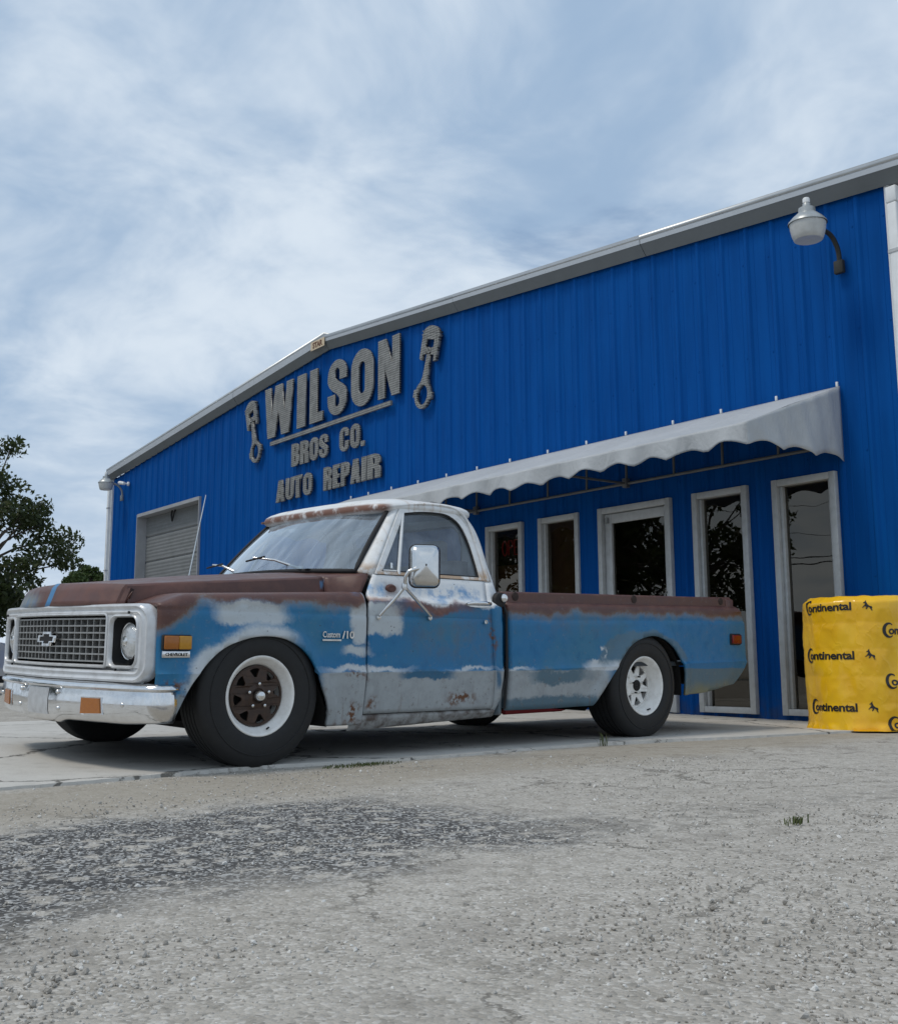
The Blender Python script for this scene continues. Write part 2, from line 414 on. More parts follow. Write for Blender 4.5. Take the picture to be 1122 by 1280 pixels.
# loose stones over the near part of the lot
def gravel():
    base = bmesh.new(); bmesh.ops.create_icosphere(base, subdivisions=1, radius=1)
    bv = np.array([v.co[:] for v in base.verts]); bf = np.array([[v.index for v in f.verts] for f in base.faces]); base.free()
    N = 15000; V = []; F = []; k = 0; rng = np.random.default_rng(3); c0 = np.array([-3.1838, -6.0022])
    while k < N:
        th = R(YAW)+rng.uniform(-.42, .42); rr = 1.45+5.2*rng.random()**1.55
        x, y = c0+rr*np.array([math.cos(th), math.sin(th)])
        ey = np.interp(x, edge[:, 0], edge[:, 1])
        if y > ey-.03: continue
        cl = .5+.5*math.sin(x*3.1+1.7*math.sin(y*2.3))*math.sin(y*2.7+x)
        if rng.random() > .35+.65*cl: continue
        s_ = rng.uniform(.0016, .0042)*(1.9 if rng.random() < .06 else 1)
        q = rng.normal(size=(3, 3)); q, _ = np.linalg.qr(q)
        vv = (bv*(s_*np.array([1.25, 1, .7]))*(1+rng.uniform(-.25, .25, (12, 1))))@q.T
        V.append(vv+np.array([x, y, float(H(x, y))+s_*.35])); F.append(bf+12*k); k += 1
    o = mesh('gravel', np.vstack(V), np.vstack(F).tolist(), m_stone)
    tag(o, 'loose pale limestone chips scattered over the lot in the foreground', 'gravel', kind='stuff')
m_stone = bpy.data.materials.new('limestone chips'); m_stone.use_nodes = True
t = NT(m_stone.node_tree); p = t.n['Principled BSDF']; gi = t.node('ShaderNodeNewGeometry').outputs['Random Per Island']
cr = t.mix(t.ramp(gi, 0, .75, smooth=False), (.27, .25, .22), (.50, .475, .435)); cr = t.mix(t.ramp(gi, .8, 1), cr, (.64, .63, .60))
t.put(p.inputs['Base Color'], cr); p.inputs['Roughness'].default_value = .9
gravel()

# ------------------------------------------------------------------ building
DL = R(-5.2419); BX = 5.9491
SL, SR = 17.20, -1.83; APX = (SL+SR)/2; ZE, ZA = 4.66, 5.44
def Wp(s, out, z):
    return (BX-math.sin(DL)*s-math.cos(DL)*out, math.cos(DL)*s-math.sin(DL)*out, z)
def zroof(s): return ZA-(ZA-ZE)*abs(s-APX)/(SL-APX)
def wall_mat():
    m_ = bpy.data.materials.new('blue ribbed steel siding'); m_.use_nodes = True
    t = NT(m_.node_tree); p = t.n['Principled BSDF']; P = t.obj(BLD); x, y, z = t.sep(P)
    cv = t.node('ShaderNodeCombineXYZ'); t.put(cv.inputs[0], t.m('MULTIPLY', y, 5.0)); t.put(cv.inputs[1], t.m('MULTIPLY', z, .35))
    st = t.noise(cv.outputs[0], 1.5, 6, .6); big = t.noise(P, .7, 4)
    c = t.mix(t.ramp(st, .35, .75), (.0004, .072, .300), (.0004, .054, .235))
    c = t.mix(t.m('MULTIPLY', t.ramp(big, .4, .8), .35), c, (.0015, .092, .345))
    grime = t.m('MULTIPLY', t.ramp(z, .02, .30, 1, 0), t.ramp(t.noise(P, 9, 5), .35, .65))
    c = t.mix(t.m('MULTIPLY', grime, .5), c, (.05, .06, .09))
    t.put(p.inputs['Base Color'], c); t.put(p.inputs['Roughness'], t.ramp(st, .3, .7, .62, .75)); p.inputs['Specular IOR Level'].default_value = .07
    t.put(p.inputs['Normal'], t.bump(t.noise(P, 2.2, 3), .12, .03))
    return m_
BLD = empty('shop_building', (BX, 0, 0), (0, 0, DL))
tag(BLD, 'large blue ribbed-steel repair shop with a low gable roof', 'building')
m_wall = wall_mat()
OPEN = [(-1.163, -.491, .045, 2.205), (-.193, .476, .045, 2.205), (.778, 1.82, .03, 2.205), (2.14, 2.815, .045, 2.205), (3.118, 3.80, .045, 2.205), (12.43, 15.60, 0.0, 3.69)]
PITCH_ = .3048
def ribh(s):
    q = (s % PITCH_)/PITCH_
    if q > .5: q = 1-q
    return .020 if q < .045 else (.020*(1-(q-.045)/.075) if q < .12 else max(0.0, .004*(1-abs(q-.28)/.02)))
bps = set()
k0 = math.floor(SR/PITCH_)-1
for k in range(k0, int(SL/PITCH_)+2):
    for q in (0, .05, .12, .26, .28, .30, .70, .72, .74, .88, .95): bps.add(round((k+q)*PITCH_, 5))
for o_ in OPEN: bps.add(o_[0]); bps.add(o_[1])
bps.update((SL, SR, APX)); bps = sorted(b_ for b_ in bps if SR-1e-6 <= b_ <= SL+1e-6)
panels = {}
for s0, s1 in zip(bps[:-1], bps[1:]):
    if s1-s0 < 1e-4: continue
    mid = (s0+s1)/2; spans = [(-.25, None)]
    for o_ in OPEN:
        if o_[0]-1e-6 <= s0 and s1 <= o_[1]+1e-6: spans = [(-.25, o_[2]), (o_[3], None)]
    h0, h1 = ribh(s0+1e-6 if s0 in bps else s0), ribh(s1-1e-6)
    pk = int(math.floor((mid-SR)/(3*PITCH_)))
    for lo, hi in spans:
        vs, fs = panels.setdefault((pk, 'low' if hi is not None and len(spans) == 2 and (12 < mid < 16) else 'up'), ([], []))
        n = len(vs); za, zb = (zroof(s0), zroof(s1)) if hi is None else (hi, hi)
        vs += [(-h0, s0, lo), (-h1, s1, lo), (-h1, s1, zb), (-h0, s0, za)]; fs.append((n, n+3, n+2, n+1))
for k, (vs, fs) in sorted(panels.items()):
    if k[1] == 'low': continue
    clean(mesh('wall_panel', vs, fs, m_wall, BLD), False)
# fastener heads along the girts, too small to pick apart: one part of kind stuff
bm = bmesh.new()
for z in (.35, 1.25, 2.35, 3.45, 4.40):
    for k in range(int(SR/PITCH_)-1, int(SL/PITCH_)+1):
        for q in (.17,):
            s_ = (k+q)*PITCH_
            if s_ < SR+.05 or s_ > SL-.05 or z > zroof(s_)-.1 or any(o_[0]-.02 < s_ < o_[1]+.02 and o_[2] < z < o_[3]+.02 for o_ in OPEN): continue
            add_lathe(bm, [(.0095, -.0005), (.008, -.004), (.001, -.006)], 6, 'x', org=(0, s_, z))
tag(bmo('fastener_heads', bm, m_wall, BLD), kind='stuff')
# other walls, roof
m_side = mat('blue side siding', (.004, .08, .38), .55, 0, .3, 4)
DEP = 24
mesh('side_wall', [(0.02, SR, -.25), (DEP, SR, -.25), (DEP, SR, ZE), (.02, SR, ZE)], [(0, 1, 2, 3)], m_side, BLD)
mesh('side_wall', [(0.02, SL, -.25), (DEP, SL, -.25), (DEP, SL, ZE), (.02, SL, ZE)], [(3, 2, 1, 0)], m_side, BLD)
mesh('back_wall', [(DEP, SR, -.25), (DEP, SL, -.25), (DEP, SL, ZE), (DEP, APX, ZA), (DEP, SR, ZE)], [(0, 1, 2, 3, 4)], m_side, BLD)
m_roof = mat('galvalume roof sheet', (.5, .52, .53), .4, .6, .3, 3)
for (sa, sb) in ((SL+.12, APX), (SR-.55, APX)):
    za = zroof(sa)
    grid('roof_panel', [[(-.14, sa, za+.20), (DEP+.1, sa, za+.20)], [(-.14, sb, ZA+.20), (DEP+.1, sb, ZA+.20)]], m_roof, BLD, solid=.05)
box('interior_floor', (.3, SR+.1, .001), (DEP-.1, SL-.1, .03), mat('shop floor', (.12, .12, .12), .7), BLD)
# partition behind the shop front so the glass looks into a dim office
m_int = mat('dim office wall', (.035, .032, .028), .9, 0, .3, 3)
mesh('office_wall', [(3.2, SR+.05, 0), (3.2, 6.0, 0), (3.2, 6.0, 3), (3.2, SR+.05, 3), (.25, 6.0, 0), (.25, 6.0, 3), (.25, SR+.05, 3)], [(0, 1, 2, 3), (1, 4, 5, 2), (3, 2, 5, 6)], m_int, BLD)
# rake trim: downward face coloured darker for its shade, paler lit cap, in lengths
def rake(sa, sb, nm):
    prof_d = [(.045, -.02), (.13, .095)]; prof_l = [(.134, .097), (.140, .20), (.02, .215)]
    n = max(1, round(abs(sb-sa)/3.2))
    for i in range(n):
        q0, q1 = sa+(sb-sa)*i/n, sa+(sb-sa)*(i+1)/n
        gap = .004*(1 if sb > sa else -1)
        for nm_, pr, mt in (('rake_trim', prof_d, m_fasc), ('rake_cap', prof_l, m_cap)):
            dzz = .004*(i % 2)
            grid(nm_, [[(-o_-dzz*.5, q, zroof(q)+dz_) for q in (q0+gap, q1-gap)] for o_, dz_ in pr], mt, BLD, smooth=None, solid=.006)
m_fasc = mat('shaded rake trim', (.17, .185, .19), .5, .1, .3, 5, col2=(.13, .14, .14))  # shade of the downward face put into the base colour
m_cap = mat('lit rake cap', (.46, .49, .52), .4, .2, .25, 5, col2=(.36, .38, .4))
rake(SL+.12, APX, 'l'); rake(APX, SR-.55, 'r')
# corner trim and downspouts
def downspout(s, label):
    e = empty('downspout', Wp(s, 0, 0), (0, 0, DL)); tag(e, label, 'downspout', 'downspouts at the building corners')
    box('pipe', (-.10, -.045, .08), (-.03, .045, 4.45), m_white, e, .012)
    box('outlet', (-.22, -.045, .02), (-.03, .045, .078), m_white, e, .012)
    box('elbow', (-.10, -.05, 4.452), (.06, .05, 4.60), m_white, e, .012)
    for z in (1.2, 2.6, 4.0): box('strap', (-.106, -.055, z), (-.02, .055, z+.03), m_frame, e)
downspout(SL+.06, 'white downspout on the far left corner of the blue building')
downspout(SR-.085, 'white downspout at the right-hand corner beside the large yard lamp')
box('corner_trim', (-.042, SL-.03, -.2), (.10, SL+.012, ZE+.05), m_white, BLD)
box('corner_trim', (-.030, SR-.012, -.2), (.10, SR+.012, ZE+.0), m_white, BLD)

# ---- overhead door
OD = empty('overhead_door', Wp((12.43+15.6)/2, 0, 0), (0, 0, DL)); tag(OD, 'grey sectional overhead door recessed in the left of the blue wall', 'garage door')
m_odoor = mat('dull grey door steel', (.20, .21, .215), .55, .1, .4, 4, col2=(.13, .14, .14))
m_jamb = mat('grey door jamb', (.34, .35, .37), .55, 0, .3, 6)
w2 = (15.6-12.43)/2; dep = .17
for i in range(7):
    z0 = .02+i*.53; z1 = min(z0+.524, 3.685)
    rows = []
    zz = [z0, z0+.03, z0+.04, z0+.06]
    q = z0+.06
    while q < z1-.07: q += .035; zz += [q, q+.008]
    zz += [z1-.03, z1]
    for j, z in enumerate(zz):
        d_ = dep+.012 if j in (0, len(zz)-1) else dep-(.004 if (j % 4) in (1, 2) else 0)
        rows.append([(d_, -w2+.03, z), (d_, w2-.03, z)])
    grid('door_section', rows, m_odoor, OD, smooth=None, solid=.03, offset=1)
box('jamb', (-.045, w2-.03, 0), (dep, w2-.001, 3.68), m_jamb, OD); box('jamb', (-.045, -w2+.001, 0), (dep, -w2+.03, 3.68), m_jamb, OD)
box('header', (-.045, -w2+.031, 3.62), (dep, w2-.031, 3.688), m_jamb, OD)
tube('pull_rope', [(dep-.03, -.05, 3.66), (dep-.06, -.02, 3.52), (dep-.06, .05, 3.40), (dep-.06, .10, 3.52), (dep-.03, .12, 3.66)], .018, m_black, OD)

# ---- shop front windows
m_tint = glass('dark tinted window glass', (.40, .37, .33), 1.56, (1.0, .93, .82))
m_brown = mat('brown blind', (.13, .075, .035), .85, 0, .5, 5, col2=(.07, .042, .02))
def window(i, label, door=False, brown=None):
    s0, s1, z0, z1 = OPEN[i]; sc = (s0+s1)/2; h = (s1-s0)/2
    e = empty('entry_door' if door else 'shop_window', Wp(sc, 0, 0), (0, 0, DL))
    tag(e, label, 'door' if door else 'window', None if door else 'tall narrow windows of the shop front')
    fr = .058; fo = -.050; dp = .075
    box('frame_side', (fo, -h-.004, z0), (dp, -h+fr, z1), m_frame, e, .004); box('frame_side', (fo, h-fr, z0), (dp, h+.004, z1), m_frame, e, .004)
    box('frame_top', (fo+.003, -h+fr+.001, z1-fr-.006), (dp, h-fr-.001, z1-.001), m_frame, e, .004)
    box('frame_bottom', (fo+.003, -h+fr+.001, z0+.001), (dp, h-fr-.001, z0+fr), m_frame, e, .004)
    ins = .02
    if door:
        a_ = h-fr-.004; st = .10
        lf = empty('door_leaf', (0, 0, 0), parent=e)
        box('stile', (.0, -a_, z0+fr+.004), (.045, -a_+.055, z1-fr-.012), m_frame, lf, .004); box('stile', (.0, a_-st, z0+fr+.004), (.045, a_, z1-fr-.012), m_frame, lf, .004)
        box('rail', (.002, -a_+.056, z1-fr-.115), (.044, a_-st-.001, z1-fr-.014), m_frame, lf, .004); box('rail', (.002, -a_+.056, z0+fr+.005), (.044, a_-st-.001, z0+fr+.2), m_frame, lf, .004)
        tube('push_handle', [(-.0, -a_+.03, .95), (-.06, -a_+.03, .97), (-.06, -a_+.03, 1.22), (0, -a_+.03, 1.24)], .012, m_steel, lf)
        gy0, gy1, gz0, gz1 = -a_+.05, a_-st+.005, z0+fr+.195, z1-fr-.11
        box('closer', (-.03, a_-.07, z1-.17), (.0, a_-.03, z1-.11), m_galv, lf)
        gp = lf
    else:
        for sg in (-1, 1): box('inner_bead', (-.012, sg*(h-fr-.018)-.016, z0+fr+.001), (.06, sg*(h-fr-.018)+.016, z1-fr-.008), m_frame, e, .004)
        gy0, gy1, gz0, gz1 = -h+fr+.02, h-fr-.02, z0+fr-.003, z1-fr-.002; gp = e
    mesh('pane', [(.03, gy0, gz0), (.03, gy1, gz0), (.03, gy1, gz1), (.03, gy0, gz1)], [(0, 1, 2, 3)], m_tint, gp)
    if brown: box('blind', (.10, -h+.02, brown[0]), (.115, h-.02, brown[1]), m_brown, e)
    return e
window(4, 'leftmost narrow shop window, with the red neon sign inside', brown=(.1, 1.72))
window(3, 'narrow window with brown blind, second from left', brown=(.1, 2.15))
window(2, 'glass entry door in a wide pale frame between the narrow windows', True)
window(1, 'dark narrow window right behind the tail of the pickup')
window(0, 'rightmost narrow window, beside the yellow wrapped tyre stack')
# neon sign
m_neon = emis('red neon tube', (.22, .010, .014), .16)
ns = empty('neon_sign', Wp(3.43, -.10, 1.93), (0, 0, DL)); tag(ns, 'small red neon OPEN sign inside the leftmost window', 'neon sign')
box('backing', (.02, -.25, -.17), (.03, .24, .17), m_black, ns)
def stroke(name, pts, u0, par):
    tube(name, [(0, -(u0+u_)*1.0, v_) for u_, v_ in pts], .0075, m_neon, par, 6)
O_ = [(.045+.045*math.cos(q), .09*math.sin(q)) for q in [2*math.pi*i/20 for i in range(21)]]
stroke('neon_letter', O_, -.215, ns)
stroke('neon_letter', [(0, -.09), (0, .09), (.06, .085), (.08, .045), (.06, .005), (.005, 0)], -.095, ns)
stroke('neon_letter', [(.08, .09), (0, .09), (0, 0), (.06, 0), (0, 0), (0, -.09), (.08, -.09)], .015, ns)
stroke('neon_letter', [(0, -.09), (0, .09), (.08, -.09), (.08, .09)], .125, ns)

# ------------------------------------------------------------------ awning
m_canvas = bpy.data.materials.new('grey awning canvas'); m_canvas.use_nodes = True
t = NT(m_canvas.node_tree); p = t.n['Principled BSDF']; P = t.obj()
c = t.mix(t.ramp(t.noise(P, 1.4, 6, .6), .3, .75), (.46, .48, .495), (.40, .42, .435))
c = t.mix(t.m('MULTIPLY', t.ramp(t.noise(P, 14, 5), .55, .8), .2), c, (.30, .30, .29))
t.put(p.inputs['Base Color'], c); p.inputs['Roughness'].default_value = .62; p.inputs['Specular IOR Level'].default_value = .35
t.put(p.inputs['Normal'], t.bump(t.m('ADD', t.m('ADD', t.noise(P, 5, 4), t.m('MULTIPLY', t.noise(P, 30, 3), .2)), t.m('ABSOLUTE', t.m('MULTIPLY', t.m('SUBTRACT', t.noise(t.vm('MULTIPLY', P, (2.0, 3.2, 1.2)), 1.6, 3, .5, 1.2), .5), -2.2))), .38, .025))
AW0, AW1, AOUT, AZT, AZF = -1.26, 7.0, 1.34, 2.962, 2.46
AW = empty('awning', Wp(0, 0, 0), (0, 0, DL)); tag(AW, 'long grey canvas awning with scalloped edge over the shop windows', 'awning')
sup = [-1.25, -.60, .055, .68, 1.35, 1.96, 2.61, 3.3, 3.95, 4.6, 5.25, 5.9, 6.5, 6.98]
def sag(s):
    for a_, b_ in zip(sup[:-1], sup[1:]):
        if a_ <= s <= b_: return math.sin(math.pi*(s-a_)/(b_-a_))
    return 0
def wr(s, f_): return .016*math.sin(s*7.3+f_*5+1.5*math.sin(s*2.9))+.009*math.sin(s*17+f_*9+math.sin(s*5))
ss = np.arange(AW0, AW1+.001, .05); rows = []
for f_ in np.linspace(0, 1, 15):
    rows.append([(-(.025+AOUT*f_), s, AZT+(AZF-AZT)*f_-.035*sag(s)*math.sin(math.pi*min(1, f_*1.0))+wr(s, f_)*f_*(1.15-f_)*1.6) for s in ss])
grid('canopy_sheet', rows, m_canvas, AW, 70, .004)
def hem(s): return 2.272+.055*abs(math.sin(math.pi*(s-AW0)/.42))**1.1+.008*math.sin(s*3.1)*min(1, (s-AW0)*3)
rows = []
for f_ in np.linspace(0, 1, 9):
    rows.append([(-(.025+AOUT+.012+(.022*f_*math.sin(s*9+2*math.sin(s*2.3))+.010*math.sin(s*23)*f_)*min(1, max(0, (s-AW0)*5))), s, AZF+wr(s, 1)*0+(hem(s)-AZF)*f_) for s in ss])
grid('valance', rows, m_canvas, AW, 70, .004)
for s_e in (AW0, AW1):
    rows = []
    for f_ in np.linspace(0, 1, 12):
        row = []
        for g in np.linspace(0, 1, 40):
            out = .03+g*(AOUT+.007); zt = AZT+(AZF-AZT)*g; zb = 2.272+.055*abs(math.sin(math.pi*(.03+AOUT-out)/.447))**1.2
            row.append((-out, s_e+(-1 if s_e < 0 else 1)*(.004+(.02*f_*math.sin(out*13+1)*(f_)+.006*math.sin(out*31+f_*4)+.01)*min(1, (1-g)*6)*min(1, g*8)), zt+(zb-zt)*f_))
        rows.append(row)
    grid('end_panel', rows, m_canvas, AW, 70, .004)
m_pipe = mat('awning frame pipe', (.16, .165, .17), .5, .4, .3, 10)
for a_, b_ in zip(sup[:-1], sup[1:]): tube('wall_rail', [(-.062, a_+.002, 2.425), (-.062, b_-.002, 2.425)], .017, m_pipe, AW, 8)
tube('front_rail', [(-AOUT-.005, AW0+.02, AZF-.03), (-AOUT-.005, AW1-.02, AZF-.03)], .014, m_pipe, AW, 8)
for s in sup:
    tube('upright', [(-.062, s, 2.43), (-.055, s, 2.95)], .014, m_pipe, AW, 8)
for s in (-1.22, 1.35, 3.95, 6.5):
    tube('arm', [(-.07, s, 2.425), (-AOUT, s+.01, AZF-.03)], .014, m_pipe, AW, 8)
    box('arm_bracket', (-.10, s-.03, 2.38), (-.04, s+.03, 2.48), m_pipe, AW, .004)
for s in sup: box('mounting_tab', (-.058, s-.011, 2.95), (-.040, s+.011, 2.998), m_white, AW, .003)

# ------------------------------------------------------------------ wall sign lettering
m_sign = bpy.data.materials.new('perforated grey sign metal'); m_sign.use_nodes = True
t = NT(m_sign.node_tree); p = t.n['Principled BSDF']; P = t.obj(BLD); x, y, z = t.sep(P)
def cellf(v, pit): return t.m('SUBTRACT', t.m('FRACT', t.m('DIVIDE', v, pit)), .5)
cy, cz = cellf(y, .034), cellf(z, .034)
dd = t.m('SQRT', t.m('ADD', t.m('MULTIPLY', cy, cy), t.m('MULTIPLY', cz, cz)))
hole = t.ramp(dd, .24, .34, 1, 0)
rnd = t.noise(P, 9, 4)
c = t.mix(t.ramp(rnd, .3, .7), (.30, .30, .285), (.20, .20, .19))
c = t.mix(hole, c, (.045, .045, .045))
t.put(p.inputs['Base Color'], c); p.inputs['Metallic'].default_value = .25; p.inputs['Roughness'].default_value = .5
t.put(p.inputs['Normal'], t.bump(t.m('SUBTRACT', 1, hole), .6, .01))
m_signe = mat('sign return grey', (.16, .16, .155), .6)
def arc(cx, cy, rx, ry, a0, a1, n=10):
    return [(cx+rx*math.cos(R(a0+(a1-a0)*i/n)), cy+ry*math.sin(R(a0+(a1-a0)*i/n))) for i in range(n+1)]
def capsule(w_, h_, i=0.0, ry=None):
    """condensed O outline with wall inset i"""
    r_ = w_/2-i; k = (ry or w_*.52)-i
    return arc(w_/2, h_-i-k, r_, k, 0, 180)+arc(w_/2, i+k, r_, k, 180, 360)
def glyph(ch):
    """heavy condensed capitals, unit height; returns (width, loops)"""
    t_ = .21
    if ch == 'I': return .26, [[(0, 0), (.26, 0), (.26, 1), (0, 1)]]
    if ch == 'L': return .44, [[(0, 0), (.44, 0), (.44, .17), (.25, .17), (.25, 1), (0, 1)]]
    if ch == 'T': return .50, [[(.13, 0), (.37, 0), (.37, .83), (.50, .83), (.50, 1), (0, 1), (0, .83), (.13, .83)]]
    if ch == 'E': return .44, [[(0, 0), (.44, 0), (.44, .17), (.25, .17), (.25, .42), (.40, .42), (.40, .58), (.25, .58), (.25, .83), (.44, .83), (.44, 1), (0, 1)]]
    if ch == 'N': return .62, [[(0, 0), (.20, 0), (.20, .50), (.40, 0), (.62, 0), (.62, 1), (.42, 1), (.42, .55), (.22, 1), (0, 1)]]
    if ch == 'W': return 1.10, [[(.13, 0), (.42, 0), (.55, .52), (.68, 0), (.97, 0), (1.10, 1), (.87, 1), (.80, .42), (.68, 1), (.42, 1), (.30, .42), (.23, 1), (0, 1)]]
    if ch == 'A': return .60, [[(0, 0), (.22, 0), (.245, .17), (.355, .17), (.38, 0), (.60, 0), (.43, 1), (.17, 1)], [(.265, .33), (.335, .33), (.30, .68)]]
    if ch == 'O': return .62, [capsule(.62, 1.0), capsule(.62, 1.0, .22, .30)]
    if ch == 'U': return .60, [arc(.30, .30, .30, .30, 180, 360)+[(.60, 1), (.38, 1)]+arc(.30, .24, .08, .09, 0, -180)+[(.22, 1), (0, 1)]]
    if ch == 'C': return .60, [[(.60, .62), (.60, .70)]+arc(.30, .70, .30, .30, 0, 180)+arc(.30, .30, .30, .30, 180, 360)+[(.60, .42), (.38, .42)]+arc(.30, .24, .08, .09, 0, -180)+arc(.30, .76, .08, .09, 180, 0)+[(.38, .62)]]
    if ch == 'S':
        return .60, [[(.60, .63), (.60, .72)]+arc(.30, .72, .30, .28, 0, 180)+[(0, .62)]+[(.06, .53), (.16, .45), (.30, .37), (.38, .29), (.38, .22)]+arc(.30, .22, .08, .07, 0, -180)+[(.22, .38), (0, .38), (0, .28)]+arc(.30, .28, .30, .28, 180, 360)+[(.60, .36), (.56, .45), (.46, .53), (.32, .61), (.23, .68), (.22, .76)]+arc(.30, .77, .08, .08, 180, 0)+[(.38, .63)]]
    if ch == 'P': return .56, [[(0, 0), (.25, 0), (.25, .38)]+arc(.28, .66, .28, .28, -90, 0)+arc(.28, .72, .28, .28, 0, 90)+[(0, 1)], [(.25, .55)]+arc(.27, .63, .06, .08, -90, 0, 4)+arc(.27, .76, .06, .08, 0, 90, 4)+[(.25, .84)]]
    if ch == 'R': return .60, [[(0, 0), (.24, 0), (.24, .42), (.30, .42), (.35, .36), (.35, 0), (.60, 0), (.59, .38), (.56, .47), (.48, .53), (.57, .60), (.59, .70)]+arc(.31, .72, .28, .28, 0, 90)+[(0, 1)], [(.24, .58)]+arc(.29, .65, .06, .07, -90, 0, 4)+arc(.29, .77, .06, .07, 0, 90, 4)+[(.24, .84)]]
    if ch == 'B': return .58, [[(0, 0)]+arc(.30, .26, .28, .26, -90, 0)+[(.58, .38), (.55, .47), (.47, .52), (.55, .58), (.57, .68)]+arc(.29, .73, .28, .27, 0, 90)+[(0, 1)], [(.24, .15)]+arc(.28, .22, .06, .07, -90, 0, 4)+arc(.28, .36, .06, .07, 0, 90, 4)+[(.24, .43)], [(.24, .59)]+arc(.28, .65, .06, .06, -90, 0, 4)+arc(.28, .78, .06, .06, 0, 90, 4)+[(.24, .84)]]
    if ch == '.': return .20, [[(0, 0), (.2, 0), (.2, .2), (0, .2)]]
def onwall(out, s_, z_, s0, z0, o0):
    """letters were measured against the wall face; step them off it"""
    return (-out, s_-(s_+6.0)/9.1*o0-s0, z_-(z_-.52)/9.1*o0-z0)
def letters(root, spec, z0, z1, off):
    """spec: (char, s_left, s_right)"""
    for ch, sl_, sr_ in spec:
        w_, loops = glyph(ch); k = (sl_-sr_)/w_; s0, zz0, out0 = root['s0'], root['z0'], off
        o = shape2d('letter', loops, .035, m_sign, root, xf=lambda u_, v_, d_: onwall(out0+d_, sl_-u_*k, z0+v_*(z1-z0), s0, zz0, out0))
        for q in (.25, .75):
            pass
def signroot(nm, s0, z0, label):
    e = empty(nm, Wp(s0, 0, z0), (0, 0, DL)); e['s0'] = s0; e['z0'] = z0; tag(e, label, 'sign', 'perforated metal lettering on the blue wall'); return e
e = signroot('wall_lettering', 7.8, 4.2, 'big grey metal word WILSON with a bar under it')
letters(e, [('W', 9.87, 8.885), ('I', 8.73, 8.46), ('L', 8.31, 7.90), ('S', 7.745, 7.185), ('O', 7.05, 6.44), ('N', 6.30, 5.75)], 4.335, 5.215, .065)
box('underline_bar', (-.083, 5.965-7.885, -.026), (-.047, 9.65-7.91, .040), m_sign, e)
e = signroot('wall_lettering', 7.8, 3.73, 'grey metal lettering BROS CO. in the middle row of the sign')
letters(e, [('B', 8.89, 8.64), ('R', 8.60, 8.33), ('O', 8.29, 8.03), ('S', 7.99, 7.73), ('C', 7.375, 7.11), ('O', 7.06, 6.80), ('.', 6.76, 6.68)], 3.725, 4.10, .065)
e = signroot('wall_lettering', 7.8, 3.19, 'grey metal lettering AUTO REPAIR in the bottom row of the sign')
letters(e, [('A', 9.40, 9.11), ('U', 9.07, 8.81), ('T', 8.79, 8.54), ('O', 8.49, 8.21), ('R', 7.845, 7.60), ('E', 7.56, 7.36), ('P', 7.32, 7.08), ('A', 7.05, 6.78), ('I', 6.74, 6.62), ('R', 6.58, 6.23)], 3.19, 3.555, .065)
for e in [o_ for o_ in COL.objects if o_.name.startswith('wall_lettering')]:
    del e['s0']; del e['z0']
def piston(s0, z0, ang, label):
    e = empty('piston_emblem', Wp(s0-(s0+6)/9.1*.065, .065, z0-.03), (ang, 0, DL)); e.scale = (1, .97, 1.0); tag(e, label, 'emblem', 'piston emblems either side of the sign')
    X = lambda u_, v_, d_: (-d_, -u_, v_)
    crown = [(.20, -.04), (.20, .30)]+arc(0, .30, .20, .13, 0, 180)+[(-.20, .30), (-.20, -.04), (-.145, -.06), (-.135, .03), (-.06, .03), (-.06, .13), (-.10, .13), (-.10, .24), (.10, .24), (.10, .13), (.06, .13), (.06, .03), (.135, .03), (.145, -.06)]
    shape2d('piston_head', [crown], .05, m_sign, e, X)
    shape2d('piston_ring', [[(-.215, .335), (.215, .335), (.215, .352), (-.215, .352)]], .058, m_sign, e, X)
    shape2d('piston_ring', [[(-.215, .285), (.215, .285), (.215, .302), (-.215, .302)]], .058, m_sign, e, X)
    shape2d('wrist_pin', [arc(0, .085, .045, .045, 0, 342, 18), arc(0, .085, .02, .02, 0, 330, 11)], .06, m_sign, e, X)
    shape2d('rod', [[(-.040, .035), (.040, .035), (.044, -.10), (.060, -.28), (.10, -.372), (-.10, -.372), (-.060, -.28), (-.044, -.10)]], .045, m_sign, e, X)
    shape2d('big_end', [arc(0, -.53, .18, .19, 0, 350, 30), arc(0, -.53, .130, .140, 0, 350, 30)], .055, m_sign, e, X)
    for sg in (-1, 1): shape2d('rod_bolt', [[(sg*.198-.020, -.58), (sg*.198+.020, -.58), (sg*.198+.020, -.47), (sg*.198-.020, -.47)]], .05, m_sign, e, X)
piston(5.04, 4.70, R(15), 'grey metal piston and rod emblem to the right of the big word')
piston(10.33, 4.70, R(-15), 'grey metal piston and rod emblem to the left of the big word')
sg = empty('maker_plate', Wp(7.86, .142, 5.475), (0, 0, DL)); tag(sg, 'small cream plate reading STAR at the gable peak', 'sign')
box('plate', (-.012, -.21, -.01), (-.004, .21, .13), mat('cream plate', (.62, .50, .34), .5, 0, .3, 10), sg)
m_brn = mat('brown plate ink', (.12, .045, .02), .6)
text_mesh('lettering', 'STAR', .125, m_brn, sg, lambda u_, v_, d_: (-.0145-d_, -u_, v_+.018), .003, .004, 1.0, 'CENTER')

